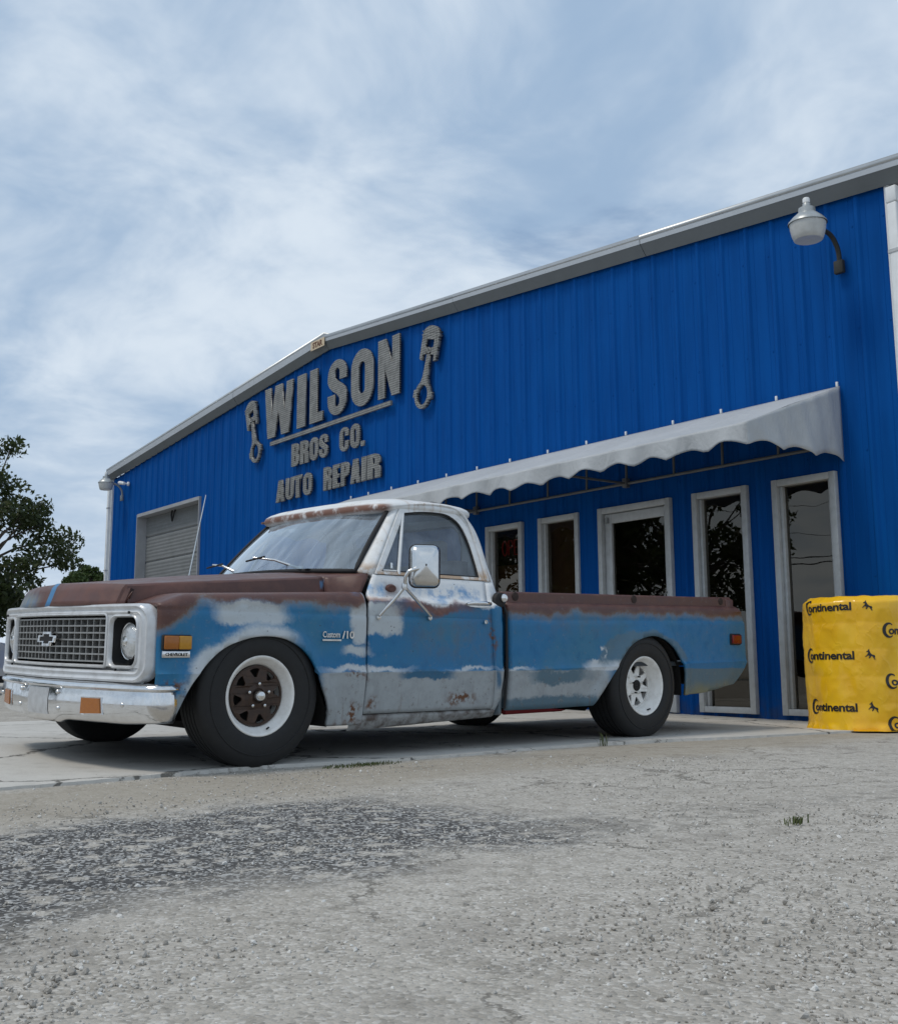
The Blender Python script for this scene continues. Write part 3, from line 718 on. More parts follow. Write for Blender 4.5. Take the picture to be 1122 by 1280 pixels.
# ------------------------------------------------------------------ yard lamps and camera
m_lampshell = mat('weathered aluminium lamp shell', (.42, .44, .44), .4, .5, .4, 9)
m_lens = mat('frosted lamp bowl', (.52, .53, .52), .35, 0, .4, 16, .2, 90, .004, col2=(.36, .36, .34))
def yard_lamp(s, z, out, armcol, label, k=1.0):
    e = empty('yard_lamp', Wp(s, 0, z), (0, 0, DL)); tag(e, label, 'wall lamp', 'yard lamps on curved wall arms')
    pts = catmull([(-.05, 0, .0), (-.055, 0, .12), (-.09, 0, .20), (-.18, 0, .275), (-out+.10, 0, .30)], 6)
    tube('arm', [tuple(p_) for p_ in pts], .022*k, armcol, e, 10)
    box('wall_bracket', (-.08, -.045, -.07), (-.034, .045, .05), armcol, e, .006)
    hz_ = .27
    prof = [(.168, .02), (.165, .035), (.13, .075), (.085, .115), (.075, .12), (.072, .165), (.035, .168), (.034, .205), (.028, .215), (0.001, .217)]
    lathe('housing', [(r_*k, hz_+h_*k) for r_, h_ in prof], m_lampshell, e, 28, 'z', loc=(-out, 0, 0))
    lathe('refractor_bowl', [(r_*k, hz_+h_*k) for r_, h_ in [(.158, .02), (.152, -.03), (.138, -.09), (.125, -.125), (.118, -.13)]], m_lens, e, 28, 'z', loc=(-out, 0, 0))
    lathe('bowl_base', [(r_*k, hz_+h_*k) for r_, h_ in [(.118, -.13), (.06, -.125), (.001, -.12)]], m_lens, e, 28, 'z', loc=(-out, 0, 0))
    lathe('photocell', [(r_*k, hz_+h_*k) for r_, h_ in [(.032, .215), (.032, .25), (.026, .262), (.001, .265)]], m_white, e, 16, 'z', loc=(-out-.0, 0, 0))
    box('ballast_cover', (-.02, -.035, hz_+.10), (.085, .035, hz_+.135), m_lampshell, e, .01, loc=(-out, 0, 0))
m_armdark = mat('dark lamp arm', (.035, .035, .03), .6, .2, .4, 20)
yard_lamp(-1.353, 4.05, .50, m_armdark, 'large yard lamp on a dark curved arm near the right corner')
yard_lamp(16.50, 4.16, .42, m_galv, 'small pale yard lamp on a curved arm at the far left corner')
e = empty('security_camera', Wp(16.15, 0, 4.42), (0, 0, DL)); tag(e, 'small white security camera beside the far left yard lamp', 'security camera')
lathe('mount', [(.045, -.04), (.045, -.07), (.015, -.08), (.015, -.16)], m_white, e, 14, 'x', cap=True)
tube('body', [(-.14, .0, -.0), (-.17, .14, .03), (-.18, .19, .035)], [.035, .04, .04], m_white, e, 12)
lathe('lens', [(.028, .193), (.001, .196)], m_black, e, 12, 'y', loc=(-.18, 0, .035))

# ------------------------------------------------------------------ pickup truck (front axle at x = 0, tail towards +x)
ROLLT = R(1.45)
TR = empty('pickup_truck', (0, 0, .9*math.tan(ROLLT)), (ROLLT, 0, 0))
tag(TR, 'old lowered pickup in patchy blue, grey and brown primer', 'pickup truck')

def paint(name, kind):
    m_ = bpy.data.materials.new(name); m_.use_nodes = True
    t = NT(m_.node_tree); p = t.n['Principled BSDF']; P = t.obj(TR)
    dn = t.vm('SUBTRACT', t.noise(P, 7, 5, .6, col=True), (.5, .5, .5)); df = t.vm('SUBTRACT', t.noise(P, 46, 5, .7, col=True), (.5, .5, .5))
    d3 = t.vm('SUBTRACT', t.noise(P, 3.2, 2, .5, col=True), (.5, .5, .5))
    D = t.vm('ADD', t.vm('ADD', P, t.vm('MULTIPLY', d3, (.24, .0, .11))), t.vm('ADD', t.vm('SCALE', dn, .10), t.vm('SCALE', df, .040)))
    x, y, z = t.sep(D); x0, y0, z0 = t.sep(P)
    n_big = t.noise(P, 2.6, 5); n_mid = t.noise(P, 11, 6, .65); n_fine = t.noise(P, 60, 4, .6); n_sp = t.noise(P, 34, 3, .5)
    vs_ = t.node('ShaderNodeCombineXYZ'); t.put(vs_.inputs[0], t.m('MULTIPLY', x0, 26)); t.put(vs_.inputs[1], t.m('MULTIPLY', z0, 2.2)); t.put(vs_.inputs[2], y0)
    n_str = t.noise(vs_.outputs[0], 1, 4, .6)
    def bx(a, b, c, d, soft=.02):
        hx_, hz2 = (b-a)/2, (d-c)/2; k = min(hx_, hz2)
        ax = t.m('POWER', t.m('DIVIDE', t.m('ABSOLUTE', t.m('SUBTRACT', x, (a+b)/2)), hx_), 5.0)
        az = t.m('POWER', t.m('DIVIDE', t.m('ABSOLUTE', t.m('SUBTRACT', z, (c+d)/2)), hz2), 5.0)
        q = t.m('POWER', t.m('ADD', ax, az), .2)
        return t.ramp(t.m('MULTIPLY', t.m('SUBTRACT', q, 1.03), k), -soft, soft, 1, 0)
    BLUE, FADE, DEEP = (.008, .150, .335), (.024, .160, .285), (.005, .104, .250)
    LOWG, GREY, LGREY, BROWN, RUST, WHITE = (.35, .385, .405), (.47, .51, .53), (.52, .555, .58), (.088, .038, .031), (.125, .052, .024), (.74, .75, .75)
    STEEL = (.085, .155, .205); OLIVE = (.19, .19, .12)
    BR2 = (.128, .060, .046)
    rough = .5
    brown = t.mix(t.ramp(n_mid, .35, .7), BROWN, BR2); brown = t.mix(t.m('MULTIPLY', t.ramp(n_fine, .55, .75), .5), brown, (.065, .035, .032))
    if kind == 'body':
        c = t.mix(t.ramp(n_big, .38, .68), BLUE, FADE); c = t.mix(t.m('MULTIPLY', t.ramp(n_mid, .5, .75), .55), c, DEEP)
        c = t.mix(t.m('MULTIPLY', t.ramp(n_str, .58, .75), .18), c, (.11, .19, .25))
        # faded grey-brown wash in the middle of door and bed
        wash = t.m('MULTIPLY', t.m('MAXIMUM', bx(1.05, 1.62, .56, .80, .10), bx(2.2, 2.9, .74, .84, .06)), t.ramp(n_mid, .35, .65))
        c = t.mix(t.m('MULTIPLY', wash, .45), c, (.13, .16, .18))
        # primer below the crease
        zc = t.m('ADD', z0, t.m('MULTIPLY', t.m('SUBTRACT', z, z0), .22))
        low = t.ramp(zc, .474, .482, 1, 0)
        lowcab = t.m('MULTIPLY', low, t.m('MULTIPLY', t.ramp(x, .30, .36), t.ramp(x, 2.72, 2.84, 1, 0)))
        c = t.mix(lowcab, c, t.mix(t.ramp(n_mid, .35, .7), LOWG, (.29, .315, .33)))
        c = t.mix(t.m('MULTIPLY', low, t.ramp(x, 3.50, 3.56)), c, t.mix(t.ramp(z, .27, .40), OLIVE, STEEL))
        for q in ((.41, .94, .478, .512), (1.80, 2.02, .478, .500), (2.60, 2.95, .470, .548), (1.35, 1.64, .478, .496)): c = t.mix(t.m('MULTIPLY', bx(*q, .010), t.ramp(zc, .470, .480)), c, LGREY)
        c = t.mix(bx(.93, 1.33, .435, .490, .008), c, (.030, .125, .225))
        c = t.mix(bx(2.05, 2.60, .40, .480, .012), c, STEEL)
        c = t.mix(bx(1.82, 2.72, .15, .305, .014), c, STEEL)
        c = t.mix(bx(1.715, 1.765, .37, .47, .015), c, (.06, .14, .23))
        # grey patches on the fender
        for q in ((-.29, .16, .735, .85), (.60, .95, .70, .865), (.60, .72, .64, .72), (.52, .70, .575, .622), (-.58, -.42, .20, .37)): c = t.mix(bx(*q, .013), c, GREY if q[0] > -.5 else (.24, .285, .31))
        # feathered primer along the front wheel arch
        dist = t.vm('LENGTH', t.vm('MULTIPLY', t.vm('SUBTRACT', D, (0, 0, .27)), (1, 0, 1.12)), out=1)
        ring = t.m('MULTIPLY', t.ramp(dist, .485, .545, 1, 0), t.ramp(x, .10, .26, 1, 0))
        c = t.mix(t.m('MULTIPLY', ring, t.ramp(n_big, .25, .4)), c, t.mix(t.ramp(n_mid, .4, .6), LGREY, GREY))
        distr = t.vm('LENGTH', t.vm('MULTIPLY', t.vm('SUBTRACT', D, (3.2, 0, .27)), (.9, 0, 1.12)), out=1)
        c = t.mix(t.m('MULTIPLY', t.m('MULTIPLY', t.ramp(distr, .535, .56, 1, 0), t.ramp(z, .50, .55)), .8), c, STEEL)
        c = t.mix(t.m('MULTIPLY', bx(2.74, 2.80, .56, .63, .012), t.ramp(n_mid, .4, .5)), c, LGREY)
        # brown primer along the upper edges
        bz = t.m('SUBTRACT', t.m('ADD', z, t.m('MULTIPLY', t.ramp(x, 1.7, 3.6), -.03)), t.ramp(x, -.62, -.30, -.14, 0))
        bm_ = t.ramp(bz, .832, .862)
        notdoor = t.m('MAXIMUM', t.ramp(x0, .675, .69, 1, 0), t.ramp(x0, 1.79, 1.80))
        c = t.mix(t.m('MULTIPLY', t.m('MULTIPLY', bm_, notdoor), t.m('SUBTRACT', 1, bx(-.29, .16, .72, .85, .02))), c, brown)
        edgeb = t.m('MULTIPLY', t.m('MULTIPLY', t.ramp(bz, .80, .84), t.ramp(bz, .84, .88, 1, 0)), notdoor)
        c = t.mix(t.m('MULTIPLY', edgeb, .40), c, (.24, .19, .13))
        # door top: white with smears of blue and rust
        isdoor = t.m('SUBTRACT', 1, notdoor)
        c = t.mix(t.m('MULTIPLY', t.ramp(z, .868, .898), isdoor), c, WHITE)
        c = t.mix(t.m('MULTIPLY', t.m('MULTIPLY', bx(.66, .86, .925, .985, .02), t.ramp(n_mid, .35, .6)), .8), c, (.10, .32, .60))
        c = t.mix(t.m('MULTIPLY', t.m('MULTIPLY', bx(1.15, 1.66, .925, .985, .03), t.ramp(n_mid, .40, .6)), .85), c, (.05, .24, .50))
        c = t.mix(t.m('MULTIPLY', bx(.96, 1.45, .835, .893, .02), .95), c, t.mix(t.ramp(n_mid, .4, .7), (.135, .055, .042), (.27, .12, .08)))
        c = t.mix(t.m('MULTIPLY', bx(.71, .86, .872, .905, .02), .75), c, (.36, .17, .09))
        c = t.mix(t.m('MULTIPLY', bx(.85, .98, .92, .99, .02), .55), c, (.16, .075, .06))
        # rust along lower seams and blisters
        for q in ((.70, .79, .28, .335), (1.33, 1.53, .275, .335), (.55, .66, .44, .47), (.56, .64, .18, .32), (-.58, -.5, .38, .44), (1.66, 1.70, .60, .80), (-.46, -.40, .18, .30)):
            c = t.mix(t.m('MULTIPLY', bx(*q, .02), t.ramp(n_sp, .42, .58)), c, RUST)
        c = t.mix(t.m('MULTIPLY', t.m('MULTIPLY', t.ramp(z0, .165, .24, 1, 0), t.ramp(n_mid, .40, .55)), .85), c, (.13, .055, .025))
        flk = t.m('MULTIPLY', t.ramp(t.noise(P, 24, 6, .75), .585, .615), t.ramp(z0, .20, .60, 1.0, .30))
        c = t.mix(t.m('MULTIPLY', flk, .55), c, t.mix(t.ramp(n_fine, .4, .6), (.10, .055, .035), (.24, .25, .25)))
        vst = t.m('MULTIPLY', t.ramp(n_str, .60, .68), t.ramp(z0, .50, .20)); c = t.mix(t.m('MULTIPLY', vst, .35), c, (.16, .10, .06))
        spots = t.m('MULTIPLY', t.ramp(t.vor(P, 15), .045, .075, 1, 0), t.ramp(n_big, .42, .55))
        c = t.mix(t.m('MULTIPLY', spots, .75), c, (.035, .028, .026))
        scr = t.m('MULTIPLY', t.ramp(t.noise(P, 150, 2, .5), .66, .74), .18); c = t.mix(scr, c, (.30, .30, .28))
        rough = t.ramp(n_mid, .3, .7, .36, .58)
    elif kind == 'brown':
        c = brown
        c = t.mix(t.m('MULTIPLY', t.m('MULTIPLY', t.ramp(y0, .10, .30), t.ramp(z, .86, .93, 1, 0)), .8), c, t.mix(t.ramp(n_mid, .4, .6), (.20, .22, .20), (.13, .22, .32)))
        band = t.m('MULTIPLY', t.ramp(t.m('ABSOLUTE', t.m('SUBTRACT', y0, .02)), .030, .036, 1, 0), t.ramp(x0, -.60, -.56, 1, 0))
        c = t.mix(band, c, (.05, .19, .38))
        c = t.mix(t.m('MULTIPLY', bx(.545, .575, .965, 1.01, .012), .9), c, (.10, .27, .47))
        c = t.mix(t.m('MULTIPLY', t.ramp(n_big, .5, .75), .4), c, (.20, .075, .06))
        rough = t.ramp(n_mid, .3, .7, .34, .52)
    else:   # white cab top with rust runs
        c = t.mix(t.ramp(n_mid, .4, .75), WHITE, (.62, .61, .58))
        c = t.mix(t.m('MULTIPLY', t.ramp(n_str, .56, .72), .40), c, (.42, .28, .17))
        rs = t.m('MULTIPLY', t.ramp(n_mid, .60, .70), t.ramp(n_fine, .35, .6))
        c = t.mix(t.m('MULTIPLY', rs, .9), c, (.26, .12, .06))
        front = t.m('MULTIPLY', t.ramp(x0, 1.03, 1.10, 1, 0), t.m('MULTIPLY', t.ramp(z0, 1.44, 1.47), t.ramp(z0, 1.495, 1.512, 1, 0)))
        c = t.mix(t.m('MULTIPLY', front, t.ramp(n_mid, .25, .5)), c, (.20, .10, .07))
        c = t.mix(t.m('MULTIPLY', t.m('MULTIPLY', t.ramp(z0, 1.06, 1.14, 1, 0), t.ramp(n_mid, .38, .55)), .8), c, (.45, .27, .13))
        rough = t.ramp(n_mid, .3, .7, .36, .55)
    t.put(p.inputs['Base Color'], c); t.put(p.inputs['Roughness'], rough); p.inputs['Specular IOR Level'].default_value = .45
    t.put(p.inputs['Normal'], t.bump(t.m('ADD', t.m('MULTIPLY', t.noise(P, 5, 3), .9), t.m('MULTIPLY', n_fine, .08)), .10, .03))
    return m_
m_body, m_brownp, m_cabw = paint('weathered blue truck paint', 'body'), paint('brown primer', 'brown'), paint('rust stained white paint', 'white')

PZ = [.10, .16, .22, .30, .42, .468, .480, .492, .52, .60, .70, .78, .788, .798, .806, .84]
PY = [.938, .950, .961, .975, .991, .9965, .9995, .992, .988, .985, .985, .986, .984, .979, .982, .981]
def yside(z): return float(np.interp(z, PZ, PY))
FARCH = catmull([(-.515, .215), (-.486, .30), (-.412, .447), (-.28, .586), (-.141, .650), (.005, .672), (.156, .650), (.288, .562), (.370, .410), (.425, .290), (.446, .17)], 8)
RARCH = catmull([(2.60, .19), (2.66, .235), (2.735, .32), (2.925, .540), (3.073, .662), (3.254, .714), (3.406, .704), (3.556, .630), (3.66, .500), (3.688, .39), (3.690, .27)], 8)
def arch_z(A, x): return float(np.interp(x, A[:, 0], A[:, 1], left=-1, right=-1))
def arch_d(A, x, z): return float(np.sqrt(((A-np.array([x, z]))**2).sum(1)).min())
def flare(A, x, z, amp=.026):
    d = arch_d(A, x, z); return amp*(1-sm(d, .035, .085))*sm(z, .16, .28)
def colx(x0, x1, step, A=None):
    c = list(np.arange(x0, x1, step))+[x1]
    if A is not None: c += [q for q in A[:, 0] if x0 < q < x1]
    c = sorted(c); out = [c[0]]
    for q in c[1:]:
        if q-out[-1] > .002: out.append(q)
    return out
wv_ = lambda x: .645+.060*float(sm(x, -.62, -.15))       # hood half width
zf_ = lambda x: .885+(x+.5)*.045 - .05*float(sm(-x, .42, .64))       # fender top at the hood side
SIDES = ((-1, 'left'), (1, 'right'))
for sgn, nm in SIDES:
    # ---- front fender
    cols = colx(-.598, .685, .022, FARCH)
    zrows = sorted(set([.16, .20, .24, .28, .32, .36, .40, .44, .468, .480, .492, .505, .53, .56, .60, .64, .68, .72, .76, .782, .792, .800, .81]))
    rows = []
    def lowz(x):
        b_ = .245 if x < -.3 else .185
        return max(b_, arch_z(FARCH, x))
    for z in zrows:
        row = []
        for x in cols:
            zz = max(z, lowz(x)); yy = yside(zz)+flare(FARCH, x, zz)
            yy -= .035*float(sm(-x, .50, .64)); row.append((x, sgn*yy, zz))
        rows.append(row)
    for q in np.linspace(0, 1, 9)[1:]:          # shoulder rolling over to the hood
        row = []
        for x in cols:
            zt = zf_(x); zb = .81; th = q*math.pi/2
            yo = .982-.035*float(sm(-x, .50, .64)); yi = .915
            row.append((x, sgn*(yi+(yo-yi)*math.cos(th)), zb+(zt-.006-zb)*math.sin(th)**1.0))
        rows.append(row)
    rows.append([(x, sgn*.82, zf_(x)) for x in cols]); rows.append([(x, sgn*(wv_(x)+.034), zf_(x)-.002) for x in cols]); rows.append([(x, sgn*(wv_(x)+.028), zf_(x)-.03) for x in cols])
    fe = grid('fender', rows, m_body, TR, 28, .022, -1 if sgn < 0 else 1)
    # ---- inner wheel house
    n = len(FARCH)
    grid('wheel_house', [[(p_[0], sgn*(.955 if k == 0 else .52), p_[1]+.012) for p_ in FARCH] for k in (0, 1)], m_dark, TR, 40)
    grid('wheel_house', [[(p_[0], sgn*(.955 if k == 0 else .50), p_[1]+.012) for p_ in RARCH] for k in (0, 1)], m_dark, TR, 40)
    for A in (FARCH, RARCH):
        mesh('inner_panel', [(p_[0], sgn*.50, p_[1]+.012) for p_ in A]+[(A[-1][0], sgn*.50, .25), (A[0][0], sgn*.50, .25)], [tuple(range(len(A)+2))], m_dark, TR)
    # ---- door
    dz = [.245, .27, .30, .35, .40, .44, .468, .480, .492, .505, .53, .58, .64, .70, .76, .782, .792, .800, .81, .84, .865, .885, .897, .907, .917, .935, .960, .985, 1.01, 1.03, 1.042, 1.046]
    dy = lambda z: float(np.interp(z, PZ+[.865, .885, .897, .907, .917, .935, .960, .985, 1.01, 1.03, 1.042, 1.046], PY+[.980, .977, .968, .952, .940, .931, .922, .914, .905, .897, .889, .875]))
    xf = lambda z: float(np.interp(z, [.22, .48, .84, .93, 1.046], [.690, .697, .706, .728, .80]))
    xr = lambda z: float(np.interp(z, [.22, .30, .49, .80, .90, 1.046], [1.700, 1.706, 1.698, 1.680, 1.676, 1.70]))
    do = empty('door', parent=TR)
    rows = [[(xf(z)+(xr(z)-xf(z))*u_, sgn*dy(z), z) for u_ in np.linspace(0, 1, 31)] for z in dz]
    rows.append([(xf(1.046)+(xr(1.046)-xf(1.046))*u_, sgn*.845, 1.046) for u_ in np.linspace(0, 1, 31)])
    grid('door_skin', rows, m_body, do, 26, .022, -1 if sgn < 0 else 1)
    # window frame on the inward leaning plane
    yt = lambda z: .878-(z-1.045)*.180/.445
    XF = lambda u_, v_, d_: (u_, sgn*(yt(v_)+d_), v_)
    outer = [(.815, 1.048)]+[(.815+(1.138-.815)*k/6, 1.048+(1.484-1.048)*k/6) for k in range(1, 6)]+[tuple(p_) for p_ in catmull([(1.138, 1.484), (1.30, 1.505), (1.50, 1.510), (1.60, 1.485), (1.668, 1.42), (1.700, 1.30), (1.706, 1.15), (1.706, 1.048)], 5)]
    inner = [(.868, 1.066)]+[(.868+(1.158-.868)*k/6, 1.066+(1.452-1.066)*k/6) for k in range(1, 6)]+[tuple(p_) for p_ in catmull([(1.158, 1.452), (1.32, 1.474), (1.49, 1.478), (1.570, 1.455), (1.628, 1.40), (1.660, 1.29), (1.668, 1.15), (1.668, 1.066)], 5)]
    wf = shape2d('window_frame', [outer, inner], .030, m_cabw, do, XF, smooth=40)
    m_dk = m_black
    gask = [(u_, v_) for u_, v_ in inner]
    cxm, czm = 1.3, 1.25
    inn2 = [(cxm+(u_-cxm)*.975, czm+(v_-czm)*.955) for u_, v_ in inner]
    shape2d('window_seal', [[(cxm+(u_-cxm)*1.004, czm+(v_-czm)*1.006) for u_, v_ in inner], inn2], .016, m_black, do, XF)
    gl = shape2d('side_glass', [[(1.005, 1.05)]+[(1.005+(1.158-1.005)*k/5, 1.05+(1.45-1.05)*k/5) for k in range(1, 6)]+inner[8:]], .0, None, do, lambda u_, v_, d_: (u_, sgn*(yt(v_)-.006), v_))
    gv = shape2d('vent_glass', [[inner[0]]+inner[1:7]+[(1.158-(1.158-1.0)*k/5, 1.45-(1.45-1.062)*k/5) for k in range(1, 6)]], .0, None, do, lambda u_, v_, d_: (u_, sgn*(yt(v_)-.003), v_))
    for g_ in (gl, gv): g_['glass'] = 1
    tube('vent_divider', [(.998, sgn*(yt(1.05)+.006), 1.05), (1.157, sgn*(yt(1.455)+.006), 1.455)], .011, m_white, do)
    tube('vent_frame', [(.99, sgn*(yt(1.07)+.004), 1.072), (.885, sgn*(yt(1.07)+.004), 1.072), (.892, sgn*(yt(1.09)+.004), 1.09), (1.142, sgn*(yt(1.425)+.004), 1.425)], .0065, m_white, do, 6)
    tube('vent_latch', [(.96, sgn*(yt(1.09)+.0), 1.085), (.965, sgn*(yt(1.12)+.004), 1.12)], .010, m_steel, do)
    # belt moulding, handle, lock
    tube('door_handle', [(1.47, sgn*.985, .890), (1.50, sgn*1.012, .896), (1.58, sgn*1.018, .898), (1.645, sgn*1.008, .895), (1.662, sgn*.985, .892)], [.010, .013, .014, .012, .009], m_chrome, do, 10)
    mesh('handle_plate', [(1.455+.22*(.5+.5*math.cos(q)), sgn*.9835, .889+.018*math.sin(q)) for q in [2*math.pi*i/20 for i in range(20)]], [tuple(range(20))], m_steel, do)
    lathe('lock', [(.001, .0), (.012, .0), (.014, -.004), (.014, -.01)], m_chrome, do, 14, 'y', loc=(1.615, sgn*.994, .782)) if sgn < 0 else None
    if sgn < 0:
        # filled mirror hole / old bracket scar on the door top
        lathe('mirror_base', [(.001, -.002), (.024, -.003), (.034, .008)], m_brownp, do, 16, 'y', loc=(.905, -.935, .965)).scale = (1.25, 1, .7)
    # ---- cab corner behind the door
    cz_ = [.20, .24, .27, .30, .35, .40, .44, .468, .480, .492, .505, .53, .58, .64, .70, .76, .80, .84, .865, .885, .897, .907, .917, .935, .960, .985, 1.01, 1.03, 1.046]
    rows = []
    for z in cz_:
        xa = xr(z)+.007; xb = float(np.interp(z, [.18, .22, .30, .42, .80, .95, 1.05], [1.735, 1.762, 1.785, 1.798, 1.795, 1.79, 1.79]))
        yy = dy(z) if z > .3 else dy(z)-.02*float(sm(.3-z, 0, .1))
        rows.append([(xa, sgn*yy, z), (xa+(xb-xa)*.4, sgn*yy, z), (xa+(xb-xa)*.75, sgn*(yy-.003), z), (xb-.006, sgn*(yy-.012), z), (xb, sgn*(yy-.03), z), (xb+.004, sgn*(yy-.10), z)])
    grid('cab_corner', rows, m_body, TR, 40, .02, -1 if sgn < 0 else 1)
    # ---- rocker
    rows = [[(x, sgn*yy, z+.0) for x in np.linspace(.62, 1.735, 30)] for z, yy in ((.240, .930), (.238, .952), (.225, .957), (.205, .957), (.192, .950), (.165, .945), (.150, .925), (.150, .86))]
    grid('rocker_panel', rows, m_rock, TR, 40) if False else None
    # ---- A pillar
    Bi, Bo, Ti, To = (.740, .812, 1.062), (.808, .886, 1.047), (1.090, .668, 1.480), (1.136, .706, 1.488)
    rows = []
    for f_ in np.linspace(0, 1, 8):
        row = []
        for g in np.linspace(0, 1, 5):
            pi_ = [Bi[k]+(Ti[k]-Bi[k])*f_ for k in range(3)]; po = [Bo[k]+(To[k]-Bo[k])*f_ for k in range(3)]
            bul = .010*math.sin(math.pi*g); row.append((pi_[0]+(po[0]-pi_[0])*g-bul*.6, sgn*(pi_[1]+(po[1]-pi_[1])*g+bul), pi_[2]+(po[2]-pi_[2])*g))
        rows.append(row)
    grid('windshield_pillar', rows, m_cabw, TR, 60, .03, -1 if sgn < 0 else 1)
    # ---- rear pillar
    Fd = catmull([(1.714, 1.046), (1.714, 1.15), (1.708, 1.30), (1.676, 1.424), (1.606, 1.492), (1.50, 1.518)], 6)
    Bk = catmull([(1.79, 1.046), (1.806, 1.15), (1.808, 1.30), (1.785, 1.40), (1.735, 1.468), (1.63, 1.506)], 6)
    rows = []
    for p_, q_ in zip(Fd, Bk):
        row = []
        for g in np.linspace(0, 1, 6):
            xx, zz = p_[0]+(q_[0]-p_[0])*g, p_[1]+(q_[1]-p_[1])*g
            row.append((xx, sgn*(yt(zz)+.012-.06*max(0, g-.45)**2*4), zz))
        rows.append(row)
    grid('rear_pillar', rows, m_cabw, TR, 60, .03, -1 if sgn < 0 else 1)
    # ---- drip rail
    pts = catmull([(1.02, .690, 1.478), (1.14, .716, 1.497), (1.32, .716, 1.522), (1.52, .714, 1.527), (1.625, .722, 1.503), (1.69, .742, 1.44), (1.72, .785, 1.30)], 6)
    tube('drip_rail', [(p_[0], sgn*p_[1], p_[2]) for p_ in pts], .0085, m_cabw, TR, 6)
m_rock = mat('rusted rocker paint', (.30, .31, .31), .6, 0, .9, 16, .3, 40, .01, col2=(.05, .025, .015))
for sgn, nm in SIDES:
    rows = [[(x, sgn*(yy+.004*math.sin(x*31)*math.sin(x*13)), z) for x in np.linspace(.60, 1.735, 40)] for z, yy in ((.243, .925), (.239, .950), (.226, .957), (.207, .957), (.194, .950), (.168, .944), (.150, .925), (.150, .86))]
    rows = [[(p_[0], p_[1], p_[2]+.040*(.243-p_[2])/.093*max(0, (p_[0]-.6)/1.13)) for p_ in r_] for r_ in rows]
    grid('rocker_panel', rows, m_rock, TR, 40)

# ---- glass for the cab
m_cglass = glass('cab glass', (.62, .66, .67), 1.5, 1.0, dirt_sheen=.22)
m_wglass = glass('windshield glass', (.58, .66, .71), 2.0, (.92, .97, 1.0), dirt_sheen=.36)
for o in COL.objects:
    if o.get('glass'):
        o.data.materials.clear(); o.data.materials.append(m_cglass); del o['glass']
# ---- windshield
def wsb(y): q = abs(y)/.80; return (.590+.146*q**2.4, 1.074-.014*q**2)
def wst(y): q = abs(y)/.665; return (1.010+.080*q**2.6, 1.487-.012*q**2.2)
def wpt(u_, f_, off=0):
    yb, yt_ = u_*.80, u_*.665; xb, zb = wsb(yb); xt, zt = wst(yt_)
    bul = .022*math.sin(math.pi*f_)*(1-.5*u_*u_)
    return (xb+(xt-xb)*f_-bul*.75-off, yb+(yt_-yb)*f_, zb+(zt-zb)*f_+bul*.6+off*.5)
us = np.linspace(-1, 1, 33)
grid('windshield', [[wpt(u_, f_) for u_ in us] for f_ in np.linspace(0, 1, 13)], m_wglass, TR, 179)
loop = [wpt(u_, 0, .003) for u_ in us]+[wpt(1, f_, .003) for f_ in np.linspace(.08, .92, 10)]+[wpt(u_, 1, .003) for u_ in us[::-1]]+[wpt(-1, f_, .003) for f_ in np.linspace(.92, .08, 10)]
tube('windshield_gasket', loop, .015, m_black, TR, 8, closed=True)
# header strip above the glass and roof
def srect(q, a_, b_, e_):
    c_, s_ = math.cos(q), math.sin(q)
    return a_*math.copysign(abs(c_)**(2/e_), c_), b_*math.copysign(abs(s_)**(2/e_), s_)
rows = []
for sc, z in ((.90, 1.462), (.975, 1.474), (1.0, 1.490), (1.004, 1.507), (.998, 1.520), (.98, 1.534), (.94, 1.549), (.86, 1.564), (.72, 1.576), (.5, 1.585), (.25, 1.589), (.02, 1.590)):
    row = []
    for q in np.linspace(0, 2*math.pi, 73):
        ax, by = srect(q, .410, .722, 7.5)
        xx = 1.402+ax*sc; yy = by*sc
        if ax < 0: xx -= .034*(1-(by/.722)**2)*sc
        zz = z-.030*max(0, (1.25-xx)/.27)*(1 if True else 0)-.012*max(0, (xx-1.6)/.2)
        zz = 1.49+(zz-1.49)*(.86 if zz > 1.49 else 1); zz += .008*(1-(yy/.722)**2)*(1 if sc > .6 else .7)
        row.append((xx, yy, zz))
    rows.append(row)
grid('roof', rows, m_cabw, TR, 50)
grid('roof_header', [[wpt(u_, 1, -.004+.0) for u_ in us], [(wpt(u_, 1)[0]+.03, wpt(u_, 1)[1]*.99, wpt(u_, 1)[2]+.010) for u_ in us]], m_cabw, TR, 40)
# headliner, cab back, rear window
grid('headliner', [[(x, y, 1.478-.02*(y/.65)**2) for y in np.linspace(-.66, .66, 9)] for x in (1.06, 1.3, 1.6, 1.80)], m_trim, TR)
bk_o = [(-.95, .20), (.95, .20), (.965, .48), (.955, .86), (.87, 1.05), (.74, 1.32), (.655, 1.46), (.62, 1.49), (-.62, 1.49), (-.655, 1.46), (-.74, 1.32), (-.87, 1.05), (-.955, .86), (-.965, .48)]
shape2d('cab_back', [bk_o, rrect(-.58, .58, 1.10, 1.42, .06)], .02, m_body, TR, lambda u_, v_, d_: (1.790+d_-.075*float(sm(v_, 1.30, 1.49)), u_, v_))
mesh('rear_window', [(1.790-.075*float(sm(z, 1.30, 1.49)), y, z) for y, z in rrect(-.58, .58, 1.10, 1.42, .06)], [tuple(range(len(rrect(-.58, .58, 1.10, 1.42, .06))))], m_cglass, TR)
tube('rear_window_gasket', [(1.792-.075*float(sm(z, 1.30, 1.49)), y, z) for y, z in rrect(-.585, .585, 1.095, 1.425, .06)], .014, m_black, TR, 6, closed=True)
